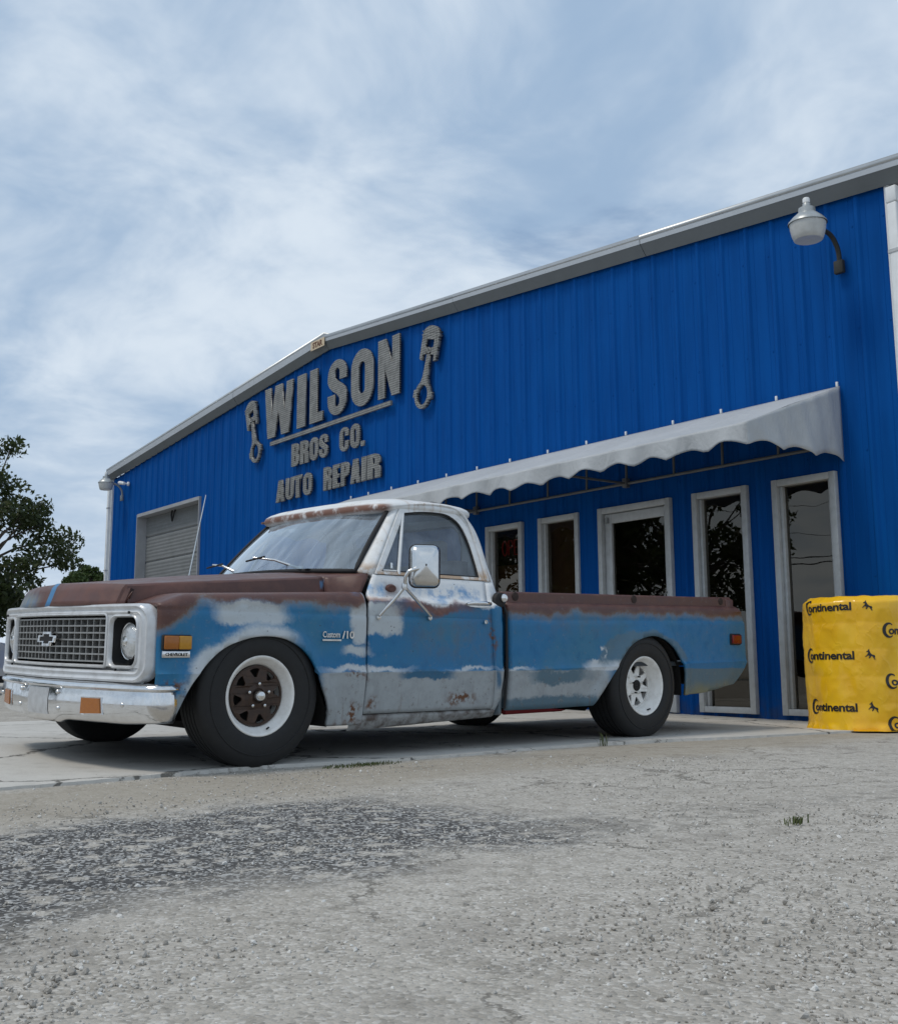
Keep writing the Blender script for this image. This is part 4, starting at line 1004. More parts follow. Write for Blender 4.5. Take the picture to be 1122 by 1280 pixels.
# floor, firewall, dash, seat, steering wheel
box('cab_floor', (.60, -.90, .24), (1.79, .90, .27), m_dark, TR); box('firewall', (.58, -.70, .24), (.60, .70, .92), m_dark, TR)
box('dashboard', (.80, -.77, .84), (.97, .77, 1.03), m_trim, TR, .03)
st = empty('bench_seat', parent=TR)
box('seat_cushion', (1.15, -.74, .52), (1.66, .74, .68), m_seat, st, .05); 
rows = [[(1.60+.10*f_+.03*math.sin(math.pi*f_), y, .62+.56*f_-.02*math.sin(y*9)**2) for y in np.linspace(-.74, .74, 25)] for f_ in np.linspace(0, 1, 9)]
grid('seat_back', rows, m_seat, st, 60, .10)
for yy in (-.38, .38): box('headrest', (1.66, yy-.14, 1.17), (1.73, yy+.14, 1.33), m_seat, st, .03)
sw = empty('steering_wheel', (1.06, -.38, 1.00), (0, R(-58), 0), TR)
tube('rim', [(.20*math.cos(q), .20*math.sin(q), 0) for q in [2*math.pi*i/32 for i in range(32)]], .013, m_black, sw, 8, closed=True)
for q in (0, 180): tube('spoke', [(.03*math.cos(R(q+90)), .03*math.sin(R(q+90)), -.02), (.195*math.cos(R(q+90)), .195*math.sin(R(q+90)), 0)], .010, m_steel, sw, 6)
tube('column', [(0, 0, -.02), (0, 0, -.30)], .022, m_black, sw); lathe('horn_cap', [(.001, .0), (.04, -.005), (.05, -.03)], m_steel, sw, 16, 'z')

# ---- hood and cowl
def hx(y): return -.712+.088*(abs(y)/.66)**2.0        # leading edge in plan
def ze(x): return .940+(x+.5)*.080                     # height at the hood side
def hz_(x, y):
    q = min(1, abs(y)/wv_(x))
    crown = .046*(1-q**2.2)
    return ze(x)+crown*(.45+.55*float(sm(x, -.7, .1)))+.006*(1-float(sm(abs(y), .02, .09)))*float(sm(-x, -.3, .6))
US = list(np.linspace(-1, 1, 41))
EXT = [(.030, lambda x: zf_(x)-.03), (.029, lambda x: zf_(x)+.004), (.014, lambda x: ze(x)-.012), (.007, lambda x: ze(x)-.004)]
def section(xu, zsel):
    row = []
    for u_ in US:
        x = xu(u_); y = u_*wv_(x); row.append((x, y, zsel(x, y)))
    xl = xu(1.0)
    lft = [(xl, -(wv_(xl)+dy_), zz(xl)) for dy_, zz in EXT]
    rgt = [(p_[0], -p_[1], p_[2]) for p_ in lft[::-1]]
    return lft+row+rgt
rows = []
def nose(f_):
    r_ = []
    for u_ in [-1.045, -1.043, -1.02, -1.01]+US+[1.01, 1.02, 1.043, 1.045]:
        uc = max(-1, min(1, u_)); y = u_*.645; x = hx(uc*.645); zt = hz_(x, uc*.645)-.012; zb = .822
        if abs(u_) > 1: x += .010+.5*(abs(u_)-1)
        r_.append((x-.012-.040*f_, y, zt+(zb-zt)*f_))
    return r_
for f_ in (1, .75, .5, .25, .08): rows.append(nose(f_))
for g in np.linspace(0, 1, 30):
    rows.append(section(lambda u_: hx(u_*.645)+.004+(.560-hx(u_*.645)-.004)*g, hz_))
grid('hood', rows, m_brownp, TR, 24, .02, 1)
rows = []
def cowl_x(g): return lambda u_: .567+(max(.60, wsb(u_*.705)[0]+.0)+.03-.567)*g
for g in np.linspace(0, 1, 6): rows.append(section(cowl_x(g), lambda x, y: hz_(min(x, .62), y)+.0))
grid('cowl', rows, m_brownp, TR, 38, .02, 1)
for sgn, nm in SIDES:   # cowl side piece that reaches back over the fender to the door
    rows = []
    for kz, (dyo, xo) in enumerate(((.004, .0), (.0, .0), (-.004, .012), (-.016, .024), (-.030, .026), (-.10, .03), (-.25, .03))):
        row = []
        for q in np.linspace(0, 1, 7):
            x = .569+(.715-.569+xo*2.6)*q; yb = .737+.152*float(sm(q, .0, .95)); zb_ = .905+.004*q; zt_ = 1.020+.030*q
            z = (zb_, zb_+.02, zb_+.55*(zt_-zb_), zt_-.012, zt_, zt_+.012, zt_+.03)[kz]
            row.append((x, sgn*(yb+dyo), z))
        rows.append(row)
    grid('cowl_side', rows, m_brownp, TR, 38, .015, -1 if sgn < 0 else 1)
for i in range(14):
    box('cowl_louvre', (.600, -.5+i*.072, 1.0805), (.635, -.46+i*.072, 1.0835), m_dark, TR)
# wipers
for (b_, e_, mid) in (((.69, -.30, 1.095), (.50, -.05, 1.165), 0), ((.66, .42, 1.10), (.60, .62, 1.155), 0)):
    wp = empty('wiper', parent=TR)
    tube('arm', [b_, tuple((np.array(b_)+np.array(e_))/2+np.array((-.015, 0, .018))), e_], [.011, .008, .005], m_steel, wp)
    d_ = np.array((.055, .30, -.012))*.5; e2 = np.array(e_)+np.array((.015, 0, -.008))
    tube('blade', [tuple(e2-d_), tuple(e2), tuple(e2+d_)], .006, m_black, wp, 6)
    lathe('pivot', [(.001, .02), (.014, .018), (.018, -.01)], m_steel, wp, 12, 'z', loc=b_)
# antenna
an = empty('antenna', (.50, .80, .93), parent=TR)
lathe('base', [(.018, 0), (.016, .02), (.007, .03)], m_chrome, an, 12, 'z')
tube('mast', [(0, 0, .02), (.055, -.01, .36), (.115, -.02, .72)], [.0065, .005, .003], m_steel, an, 6)

# ---- grille surround, grille, headlights
def gx(y):
    return float(np.interp(abs(y), [0, .3, .62, .80, .90, .93, .945], [-.752, -.728, -.690, -.664, -.642, -.625, -.600]))
def sweep_ring(name, loop, prof, m, parent, xo=0.):
    """loop of (y,z); prof of (outward, forward)"""
    n = len(loop); rows = []
    for i in range(n+1):
        p0, p1, p2 = loop[(i-1) % n], loop[i % n], loop[(i+1) % n]
        tx, tz = p2[0]-p0[0], p2[1]-p0[1]; L = math.hypot(tx, tz); nx, nz = tz/L, -tx/L
        rows.append([(gx(p1[0]+nx*o_)-f_+xo, p1[0]+nx*o_, p1[1]+nz*o_) for o_, f_ in prof])
    return grid(name, rows, m, parent, 50)
GR = empty('grille', parent=TR)
OUT = rrect(-.915, .915, .462, .797, .062, 6, .05)
PLATE_IN = [rrect(-.605, .605, .512, .772, .02, 3, .05), rrect(-.862, -.640, .512, .762, .045, 5, .04), rrect(.640, .862, .512, .762, .045, 5, .04)]
shape2d('surround_plate', [rrect(-.895, .895, .480, .780, .05, 6, .05)]+PLATE_IN, .02, m_surround, GR, lambda u_, v_, d_: (gx(u_)+.004+d_, u_, v_))
sweep_ring('surround_moulding', OUT, [(-.030, -.01), (-.026, .006), (-.014, .012), (-.004, .004), (.006, .006), (.016, .016), (.026, .012), (.030, -.004), (.030, -.05)], m_surround, GR)
for lp in PLATE_IN: sweep_ring('opening_bead', lp, [(.012, -.006), (.010, .010), (.002, .014), (-.004, .006), (-.005, -.006)], m_surround, GR)
lip = [(gx(y), y) for y in np.linspace(-.90, .90, 40)]
grid('lower_filler', [[(x+.02+dx_, y, z) for x, y in lip] for z, dx_ in ((.445, 0), (.425, -.01), (.41, -.005))], m_galv, GR, 40)
mesh('backing', [(-.56, -.62, .49), (-.56, .62, .49), (-.56, .62, .79), (-.56, -.62, .79)], [(0, 1, 2, 3)], m_black, GR)
GZ = np.linspace(.533, .752, 7)
def vx(y): return -.738+.055*abs(y)/.60
for z in GZ:
    bm = bmesh.new()
    for sg in (-1, 1):
        v = [bm.verts.new(p_) for p_ in ((vx(0)-.006, 0, z-.004), (vx(0)-.006, 0, z+.004), (vx(0)+.03, 0, z+.003), (vx(0)+.03, 0, z-.003), (vx(.6)-.006, sg*.598, z-.004), (vx(.6)-.006, sg*.598, z+.004), (vx(.6)+.03, sg*.598, z+.003), (vx(.6)+.03, sg*.598, z-.003))]
        for f in ((0, 1, 5, 4), (1, 2, 6, 5), (2, 3, 7, 6), (3, 0, 4, 7)): bm.faces.new([v[k] for k in f])
    bmesh.ops.remove_doubles(bm, verts=bm.verts, dist=1e-5)
    bmo('grille_bar', bm, m_alu, GR)
for i in range(-9, 10):
    y = i*.0645; x = vx(y)
    box('grille_bar', (x-.003, y-.004, .531), (x+.045, y+.004, .754), m_alu, GR)
# emblem: a crossed bar shape
eb = [(-.108, -.017), (-.098, .017), (-.046, .017), (-.041, .035), (.050, .035), (.046, .017), (.108, .017), (.098, -.017), (.046, -.017), (.041, -.035), (-.050, -.035), (-.046, -.017)]
sm_ = 1.08
em = empty('emblem', (vx(0)-.018, 0, .645), parent=GR)
shape2d('emblem_rim', [[(-u_*sm_, v_*sm_) for u_, v_ in eb], [(-u_*.90, v_*.74) for u_, v_ in eb]], .02, m_chrome, em, lambda u_, v_, d_: (d_, u_, v_))
shape2d('emblem_field', [[(-u_*.905, v_*.75) for u_, v_ in eb]], .012, m_black, em, lambda u_, v_, d_: (d_, u_, v_))
m_hl = mat('headlamp glass', (.62, .63, .63), .12, .55, .35, 30, .5, 38, .01, col2=(.30, .31, .32))
for sg in (-1, 1):
    hl = empty('headlight', (gx(.752)+.030, sg*.752, .638), (0, 0, R(0)), TR)
    # dark square bucket whose rim follows the slanting plate
    lp = rrect(-.111, .111, -.126, .126, .045, 5, .05); hx0 = gx(.752)+.030
    fr_ = [(gx(sg*.752+y)+.010-hx0, y, z) for y, z in lp+[lp[0]]]
    grid('bucket', [fr_]+[[(xo, y*k, z*k) for y, z in lp+[lp[0]]] for xo, k in ((.028, .97), (.045, .86))], m_black, hl, 40)
    mesh('bucket_back', [(.045, y*.86, z*.86) for y, z in lp], [tuple(range(len(lp)))], m_black, hl)
    lathe('retaining_ring', [(.098, .03), (.097, .005), (.094, -.002), (.089, .000), (.088, .02)], m_chrome, hl, 40, 'x')
    lathe('lens', [(.090, .004), (.080, -.008), (.06, -.018), (.03, -.024), (.001, -.026)], m_hl, hl, 40, 'x')
    lathe('bulb_shield', [(.001, -.034), (.022, -.031), (.027, -.020)], m_steel, hl, 20, 'x')
    for q in (-1, 1): lathe('screw', [(.001, -.006), (.007, -.004), (.007, .004)], m_black, hl, 8, 'x', loc=(-.040, q*.06*sg, .143*q))

# ---- bumper
def bpx(y):
    q = abs(y)
    return float(np.interp(q, [0, .25, .50, .70, .85, .93, .965], [-.790, -.782, -.748, -.708, -.668, -.638, -.616]))
path = [(bpx(y), y) for y in np.linspace(-.965, .965, 61)]
path = [(-.50, -1.008), (-.54, -1.006), (-.575, -1.0), (-.594, -.988)]+path+[(-.594, .988), (-.575, 1.0), (-.54, 1.006), (-.50, 1.008)]
bprof = [(-.12, .424), (-.06, .433), (-.015, .430), (.006, .416), (.010, .404), (.004, .396), (-.004, .390), (-.002, .375), (.004, .33), (.002, .28), (-.010, .245), (-.028, .228), (-.05, .226)]
rows = []
for o_, z in bprof:
    row = []
    for i, (x, y) in enumerate(path):
        p0, p1 = path[max(i-1, 0)], path[min(i+1, len(path)-1)]; tx, ty = p1[0]-p0[0], p1[1]-p0[1]; L = math.hypot(tx, ty)
        nx, ny = -ty/L, tx/L
        zz = z
        if z < .3: zz = z-.018*(1-float(sm(abs(y), .20, .30)))*(1 if z < .26 else .5)
        zz += .010*float(sm(abs(y), .75, 1.0))*(1 if z < .3 else 0)
        row.append((x+nx*o_, y+ny*o_, zz))
    rows.append(row)
BU = empty('bumper', parent=TR)
grid('bumper_bar', rows, m_chrome, BU, 42, .006)
for sg in (-1, 1):
    ts = empty('turn_signal', parent=BU)
    cy = sg*.565
    def bl(y, z, off): return (bpx(y)-off-.001, y, z)
    pts = [(cy-.085, .275), (cy+.085, .268), (cy+.080, .350), (cy-.072, .352)] if sg < 0 else [(cy-.085, .268), (cy+.085, .275), (cy+.072, .352), (cy-.080, .350)]
    for nm_, k, off, mt in (('bezel', 1.10, .006, m_chrome), ('lens', .96, .011, m_amber)):
        bm = bmesh.new(); n_ = 8; fr_, bk_ = [], []
        zc = .311
        loop = []
        for i in range(4):
            p_, q_ = pts[i], pts[(i+1) % 4]
            for j in range(n_): loop.append((p_[0]+(q_[0]-p_[0])*j/n_, p_[1]+(q_[1]-p_[1])*j/n_))
        loop = [(cy+(y-cy)*k, zc+(z-zc)*k) for y, z in loop]
        fr_ = [bm.verts.new(bl(y, z, off)) for y, z in loop]; bk_ = [bm.verts.new(bl(y, z, -.01)) for y, z in loop]
        bm.faces.new(fr_)
        for i in range(len(loop)): bm.faces.new((fr_[i], fr_[(i+1) % len(loop)], bk_[(i+1) % len(loop)], bk_[i]))
        bmo(nm_, bm, mt, ts)
m_scuff = mat('scuffed bare plate', (.60, .61, .62), .42, .5, .6, 22, .1, 60, .003, col2=(.42, .42, .42))
grid('plate_patch', [[(bpx(y)-o_-.002, y, z) for y in np.linspace(-.135, .135, 9)] for o_, z in ((-.0035, .388), (-.002, .375), (.004, .33), (.002, .271), (-.005, .247))], m_scuff, BU, 60)
for y, z in ((-.245, .370), (-.26, .285), (.245, .370), (.26, .285), (-.80, .325), (.80, .325)):
    lathe('bolt', [(.001, -.009), (.008, -.007), (.013, 0), (.013, .01)], m_steel, BU, 12, 'x', loc=(bpx(y)-.003, y, z))

# ---- side markers and badges
mk = empty('side_marker', (-.505, -.988, .634), parent=TR)
box('base', (-.080, -.010, -.039), (.080, .012, .039), m_black, mk, .008); box('lens', (-.074, -.022, -.033), (.004, -.0105, .033), m_amber, mk, .004); box('reflector', (.005, -.023, -.033), (.074, -.0105, .033), m_amber_l, mk, .004)
bd = empty('side_badge', (-.505, -.986, .576), parent=TR)
box('plate', (-.076, -.008, -.017), (.076, .008, .017), m_chrome, bd, .003)
text_mesh('lettering', 'CHEVROLET', .022, m_black, bd, lambda u_, v_, d_: (u_, -.0092-d_, v_-.008), .001, .0005, 1.0, 'CENTER')
cb = empty('fender_badge', (.375, -.987, .672), parent=TR)
text_mesh('lettering', 'Custom', .046, m_chrome, cb, lambda u_, v_, d_: (u_, -.006-d_, v_), .006, .0008, .80)
text_mesh('lettering', '/10', .056, m_chrome, cb, lambda u_, v_, d_: (u_+.135, -.006-d_, v_-.004), .006, .0016, 1.15)
box('underline', (0, -.009, -.020), (.128, -.002, -.011), m_chrome, cb)
box('spear', (.0, -.006, .0), (.0, -.006, .0), m_chrome, cb) if False else None

# ---- mirror on its tripod
MI = empty('wing_mirror', (.985, -1.135, 1.09), parent=TR)
lp = rrect(-.086, .086, -.122, .122, .036, 5, .05)
head = []
for k, d_ in ((1.0, .0), (1.01, -.012), (.97, -.030), (.80, -.052), (.45, -.066), (.05, -.070)): head.append([(d_, y*k, z*k) for y, z in lp+[lp[0]]])
mh = empty('mirror_head', (0, 0, 0), (0, R(3), R(58)), MI)
grid('shell', head, m_steel, mh, 60)
mesh('mirror_glass', [(.003, y*.98, z*.98) for y, z in lp], [tuple(range(len(lp)))], m_chrome, mh)
tube('edge_trim', [(-.002, y*1.01, z*1.01) for y, z in lp], .006, m_black, mh, 6, closed=True)
P0 = np.array((.985, -1.135, 1.09))
rel = lambda p_: tuple(np.array(p_)-P0)
tube('arm', [rel(p_) for p_ in [(.965, -1.165, 1.078), (.90, -1.16, 1.070), (.862, -1.14, 1.055), (.855, -1.12, 1.02), (.862, -1.105, .958)]], .011, m_steel, MI, 10)
for q in ((.765, -.990, .790), (1.155, -.990, .795)):
    tube('strut', [rel((.862, -1.105, .965)), rel((.862+(q[0]-.862)*.45, -1.065, .89)), rel((q[0], q[1]-.012, q[2]+.01))], .0095, m_steel, MI, 8)
    lathe('foot', [(.001, -.012), (.014, -.010), (.016, .004)], m_steel, MI, 12, 'y', loc=rel(q))
lathe('clamp', [(.016, -.02), (.018, 0), (.016, .02)], m_steel, MI, 12, 'z', cap=True, loc=rel((.862, -1.105, .968)))
lathe('swivel', [(.001, -.02), (.02, -.015), (.02, .02)], m_steel, MI, 12, 'y', loc=rel((.966, -1.165, 1.078)))

# ---- bed
def rk(x): return .020*(x-1.83)
XEND = ([.20, .30, .342, .384, .462, .525, .827, .906, .976, 1.061], [4.22, 4.30, 4.36, 4.419, 4.504, 4.540, 4.535, 4.496, 4.398, 4.356])
def bedx(x, z):
    if x < 3.95: return x
    return 3.95+(x-3.95)/(4.54-3.95)*(float(np.interp(z, *XEND))-3.95)
def bedlow(x):
    b_ = .228 if x < 3.3 else float(np.interp(x, [3.69, 3.9, 4.15, 4.36, 4.6], [.283, .293, .312, .340, .36]))
    return max(b_, arch_z(RARCH, x))
for sgn, nm in SIDES:
    cols = colx(1.835, 4.54, .03, RARCH)
    zr = [.22, .26, .30, .34, .38, .42, .45, .468, .480, .492, .505, .53, .57, .62, .67, .72, .76, .782, .792, .800, .81, .84]
    rows = []
    def endy(x): return .10*float(sm(x, 4.36, 4.56))**1.5
    for z in zr:
        row = []
        for x in cols:
            zz = max(z+rk(x), bedlow(x)); yy = yside(zz-rk(x))+flare(RARCH, x, zz, .020)
            yy -= .022*float(sm(x, 4.30, 4.54))+.02*float(sm(1.87-x, 0, .04))
            row.append((bedx(x, zz), sgn*yy, zz))
        rows.append(row)
    for z, yy in ((.870, .978), (.892, .972), (.905, .962), (.912, .950), (.916, .946), (.950, .944), (.972, .943), (.980, .938), (.983, .928), (.983, .87), (.975, .865), (.93, .865)):
        rows.append([(bedx(x, z+rk(x)), sgn*(yy-.02*float(sm(1.87-x, 0, .04))), z+rk(x)) for x in cols])
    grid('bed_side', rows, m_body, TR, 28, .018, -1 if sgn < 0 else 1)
    for x in (1.93, 3.153, 4.237):
        if sgn < 0: lathe('stake_plug', [(.001, -.003), (.020, -.004), (.028, -.002), (.032, .008)], m_plug, TR, 18, 'y', loc=(x, -.9465, .952+rk(x)))
    mesh('bed_inner_side', [(1.84, sgn*.84, .50), (4.40, sgn*.84, .55), (4.34, sgn*.84, .97), (1.84, sgn*.84, .93)], [(0, 1, 2, 3)], m_bedin, TR) if False else None
    # end post joining side to tailgate
    box('tail_post', (4.30, min(sgn*.80, sgn*.955), .42), (4.40, max(sgn*.80, sgn*.955), 1.02), m_body, TR, .01)
    tl = empty('tail_lamp', (4.47, sgn*.90, .72), parent=TR)
    box('lens', (-.03, -.045, -.17), (.055, .045, .17), m_red, tl, .012); box('bezel', (-.04, -.055, -.18), (.03, .055, .18), m_chrome, tl, .01)
m_bedin = mat('bed interior', (.05, .06, .07), .8, 0, .6, 6)
for sgn in (-1, 1): mesh('bed_inner_side', [(1.84, sgn*.84, .50), (4.38, sgn*.84, .55), (4.34, sgn*.84, .99), (1.84, sgn*.84, .95)], [(0, 1, 2, 3)], m_bedin, TR)
box('bed_floor', (1.85, -.93, .50), (4.38, .93, .53), m_bedin, TR); box('bed_front', (1.838, -.925, .24), (1.858, .925, .965), m_body, TR)
box('tailgate', (4.405, -.79, .50), (4.445, .79, 1.015), m_body, TR, .012)
box('rear_sill', (4.28, -.90, .36), (4.38, .90, .48), m_dark, TR)
rmk = empty('side_marker', (4.372, -.984, .705), (0, 0, R(4)), TR)
box('base', (-.082, -.006, -.044), (.082, .012, .044), m_black, rmk, .012); box('lens', (-.072, -.018, -.035), (.072, -.0065, .035), m_red, rmk, .008)
# fuel filler on the cab corner
ff = empty('fuel_filler', (1.772, -.962, .925), parent=TR)
lathe('grommet', [(.050, .02), (.046, -.012), (.030, -.018), (.001, -.018)], m_black, ff, 20, 'y'); lathe('cap', [(.026, -.012), (.027, -.032), (.022, -.038), (.001, -.040)], m_chrome, ff, 20, 'y', loc=(.012, 0, .012))
for k in (-1, 1): tube('cab_seam', [(1.818, k*.962, .24), (1.818, k*.985, .48), (1.818, k*.978, .84), (1.815, k*.95, .90)], .010, m_black, TR, 6)

# ---- chassis
for sgn in (-1, 1): box('frame_rail', (-.50, sgn*.43-.04, .27), (4.25, sgn*.43+.04, .36), m_dark, TR)
box('cross_member', (-.12, -.62, .16), (.12, .62, .26), m_dark, TR, .02); box('engine_sump', (-.05, -.22, .17), (.55, .22, .45), m_dark, TR, .04)
box('inner_floor', (.60, -.88, .20), (1.76, .88, .238), m_dark, TR); box('under_bed', (1.84, -.86, .36), (4.25, .86, .38), m_dark, TR)
box('radiator_support', (-.52, -.86, .25), (-.48, .86, .80), m_dark, TR)
tube('rear_axle', [(3.226, -.80, .36), (3.226, .80, .36)], .05, m_dark, TR, 12); lathe('differential', [(.001, -.13), (.12, -.10), (.14, 0), (.12, .10), (.001, .13)], m_dark, TR, 18, 'y', loc=(3.226, 0, .35))
tube('front_axle', [(0, -.80, .34), (0, .80, .34)], .05, m_dark, TR, 12)
tube('exhaust_pipe', [(.6, .25, .22), (2.6, .28, .22), (3.0, .30, .42), (3.6, .32, .42), (4.3, .45, .34)], .032, m_galv, TR, 8)
tube('traction_bar', [(2.15, -.62, .192), (2.75, -.60, .196), (3.15, -.58, .27)], .020, m_redpaint, TR, 8)
tube('control_arm', [(-.05, -.35, .24), (.0, -.78, .24)], .03, m_dark, TR, 8); tube('control_arm', [(-.05, .35, .24), (.0, .78, .24)], .03, m_dark, TR, 8)

# ---- wheels
def tyre_prof(wd, Ro, Ri):
    h = wd/2; return [(Ri, -h*.86), (Ri+.012, -h*.93), (Ri+.03, -h*.985), (Ri+.06, -h*1.0), (Ro-.055, -h*.985), (Ro-.030, -h*.93), (Ro-.012, -h*.84), (Ro-.003, -h*.74)]
def make_wheel(x, sgn, wd, ctr, Ro=.371, rear=False):
    wy = .985-wd/2+.008
    w_ = empty('wheel', (x, sgn*wy, .361-(.024 if rear and sgn > 0 else 0)), (0, 0, 0 if sgn < 0 else math.pi), TR)
    h = wd/2; pr = tyre_prof(wd, Ro, .205); prof = pr+[(Ro, -h*.6)]
    # circumferential tread grooves
    for k in (-.42, -.14, .14, .42):
        prof += [(Ro, h*(k-.05)), (Ro-.010, h*(k-.035)), (Ro-.010, h*(k+.035)), (Ro, h*(k+.05))]
    prof += [(Ro, h*.6)]+[(r_, -a_) for r_, a_ in pr[::-1]]
    ty = lathe('tyre', prof, m_rubber, w_, 72, 'y', smooth=32)
    # raised rib and lettering band on the sidewall
    lathe('sidewall_rib', [(.300, -h*.992-.0005), (.302, -h*.992-.004), (.306, -h*.992-.004), (.308, -h*.992-.0005)], m_rubber, ty, 72, 'y')
    rm = lathe('rim', [(.2085, -h*.86), (.2105, -h*.90), (.206, -h*.925), (.197, -h*.90), (.191, -h*.82), (.180, -h*.68), (.166, -h*.52), (.1595, -h*.38), (.158, ctr+.02), (.152, ctr+.03), (.152, h*.6)], m_whitewheel, w_, 72, 'y', smooth=50)
    m_c = m_whitewheel if rear else m_brownwheel
    # wheel centre: disc with eight triangular windows
    loops = [arc(0, 0, .1585, .1585, 0, 355, 71)]
    nsp = 8
    for k in range(nsp):
        a0 = 360/nsp*k+9
        ww, ri = (16, .084) if rear else (12.5, .098); loops.append([(q_*math.cos(R(a0+d_)), q_*math.sin(R(a0+d_))) for q_, d_ in ((.140, -ww), (.143, -ww*.5), (.144, 0), (.143, ww*.5), (.140, ww), (ri, 4), (ri, -4))])
    def cone(u_, v_, d_):
        q = math.hypot(u_, v_); return (u_, ctr+d_-.030*math.exp(-((q-.115)/.045)**2)*(1 if q < .17 else 1)+.012*(q < .06), v_)
    shape2d('wheel_disc', loops, .010, m_c, rm, cone, smooth=30)
    lathe('hub_dome', [(.072, ctr+.004), (.068, ctr-.022), (.058, ctr-.030), (.044, ctr-.032), (.040, ctr-.036)], m_c if not rear else m_whitewheel, rm, 36, 'y')
    if rear:
        lathe('axle_end', [(.040, ctr-.032), (.040, ctr-.040), (.036, ctr-.042), (.001, ctr-.040)], m_dark, rm, 28, 'y')
    else:
        lathe('grease_cap', [(.030, ctr-.030), (.028, ctr-.062), (.022, ctr-.070), (.001, ctr-.074)], m_steel, rm, 24, 'y')
    for k in range(5):
        q = R(72*k+18); lx, lz = .0625*math.cos(q)*1.0, .0625*math.sin(q)
        lathe('lug_nut', [(.001, -.022), (.008, -.020), (.010, 0), (.010, .012)], m_steel if not rear else m_whitewheel, rm, 8, 'y', loc=(lx, ctr-.028, lz))
        if rear:
            tube('stud', [(lx, ctr-.03, lz), (lx, ctr-.070, lz)], .006, m_dark, rm, 6)
    lathe('brake_drum', [(.148, h*.5), (.148, ctr+.035), (.001, ctr+.03)], m_dark, rm, 36, 'y')
    tube('valve_stem', [(.182*math.cos(R(-72)), -h*.72, .182*math.sin(R(-72))), (.172*math.cos(R(-72)), -h*.92, .172*math.sin(R(-72)))], .005, m_black, rm, 6)
    return w_
for sgn in (-1, 1):
    make_wheel(0, sgn, .238, -.045); make_wheel(3.226, sgn, .295, -.020, rear=True)

# ------------------------------------------------------------------ wrapped stack of tyres
from mathutils import noise as mno
DC = np.array((5.315, -1.545)); DR, DH = .425, 1.035
def dpt(u_, z, off=0.):
    """u_: arc length from the side facing the camera, positive to the right"""
    q0 = math.atan2(-6.0-DC[1], -3.18-DC[0]); q = q0+u_/DR
    v3 = Vector((math.cos(q)*2.2, math.sin(q)*2.2, z*2.6))
    d = .016*mno.noise(v3)+.007*mno.noise(v3*2.3+Vector((3, 1, 5)))
    r1 = 1-abs(mno.noise(v3*1.9+Vector((9, 2, 4)))); r2 = 1-abs(mno.noise(Vector((v3.x*4, v3.y*4, v3.z*2.2))+Vector((1, 7, 2))))
    d += .005*(r1**9-.2)+.0015*(r2**9-.1)
    d += .004*abs(math.sin(math.pi*z/.207))**.7
    k = float(sm(z, .06, .0)); d += .03*k*(.4+mno.noise(v3*3))
    kt = float(sm(z, DH-.06, DH)); rr = DR+d*(1-.6*kt)-.045*kt**2
    return (DC[0]+math.cos(q)*(rr+off), DC[1]+math.sin(q)*(rr+off), z+(.012*mno.noise(v3*1.3) if z > .9 else 0))
m_yel = bpy.data.materials.new('yellow plastic wrap'); m_yel.use_nodes = True
t = NT(m_yel.node_tree); p = t.n['Principled BSDF']; P = t.obj()
t.put(p.inputs['Base Color'], t.mix(t.ramp(t.noise(P, 4, 5), .3, .7), (.88, .52, .014), (.80, .43, .008)))
p.inputs['Roughness'].default_value = .24; p.inputs['Specular IOR Level'].default_value = .55
wv = t.vm('ADD', P, t.vm('SCALE', t.noise(P, 5, 3, col=True), .25))
rid = t.m('SUBTRACT', 1, t.m('ABSOLUTE', t.m('MULTIPLY', t.m('SUBTRACT', t.noise(t.vm('MULTIPLY', wv, (1.0, 1.0, .45)), 6, 1, .4), .5), 4.0)))
t.put(p.inputs['Normal'], t.bump(t.m('ADD', t.m('MULTIPLY', t.m('POWER', t.m('MAXIMUM', rid, 0.0), 6.0), .8), t.m('MULTIPLY', t.noise(P, 5, 2), 1.0)), .16, .015))
m_ink = mat('black print', (.012, .012, .012), .4)
DS = empty('wrapped_tyre_stack', (0, 0, -.002)); tag(DS, 'tall yellow plastic-wrapped tyre stack printed with black lettering', 'tyre stack')
nu, nz = 150, 80
rows = [[dpt(-math.pi*DR+2*math.pi*DR*i/nu, DH*j/nz) for i in range(nu+1)] for j in range(nz+1)]
rows.insert(0, [tuple(np.array(p_)+np.array([(p_[0]-DC[0])*.12, (p_[1]-DC[1])*.12, -.0])) for p_ in rows[0]])
for k in (.93, .80, .5, .02): rows.append([(DC[0]+(p_[0]-DC[0])*k, DC[1]+(p_[1]-DC[1])*k, DH+.008*(1-k)+.006*math.sin(i*.5)*k) for i, p_ in enumerate(rows[nz+1])])
grid('wrap', rows, m_yel, DS, 60)
HORSE = [(.0, .30), (.10, .36), (.16, .46), (.24, .50), (.30, .64), (.26, .70), (.14, .66), (.12, .74), (.27, .82), (.36, .95), (.44, .98), (.40, .86), (.46, .74), (.52, .60), (.62, .50), (.78, .42), (.92, .40), (.96, .28), (.88, .14), (.98, .02), (.86, .0), (.78, .16), (.72, .28), (.58, .34), (.50, .22), (.40, .10), (.30, .12), (.38, .24), (.40, .34), (.26, .38), (.12, .28), (.02, .22)]
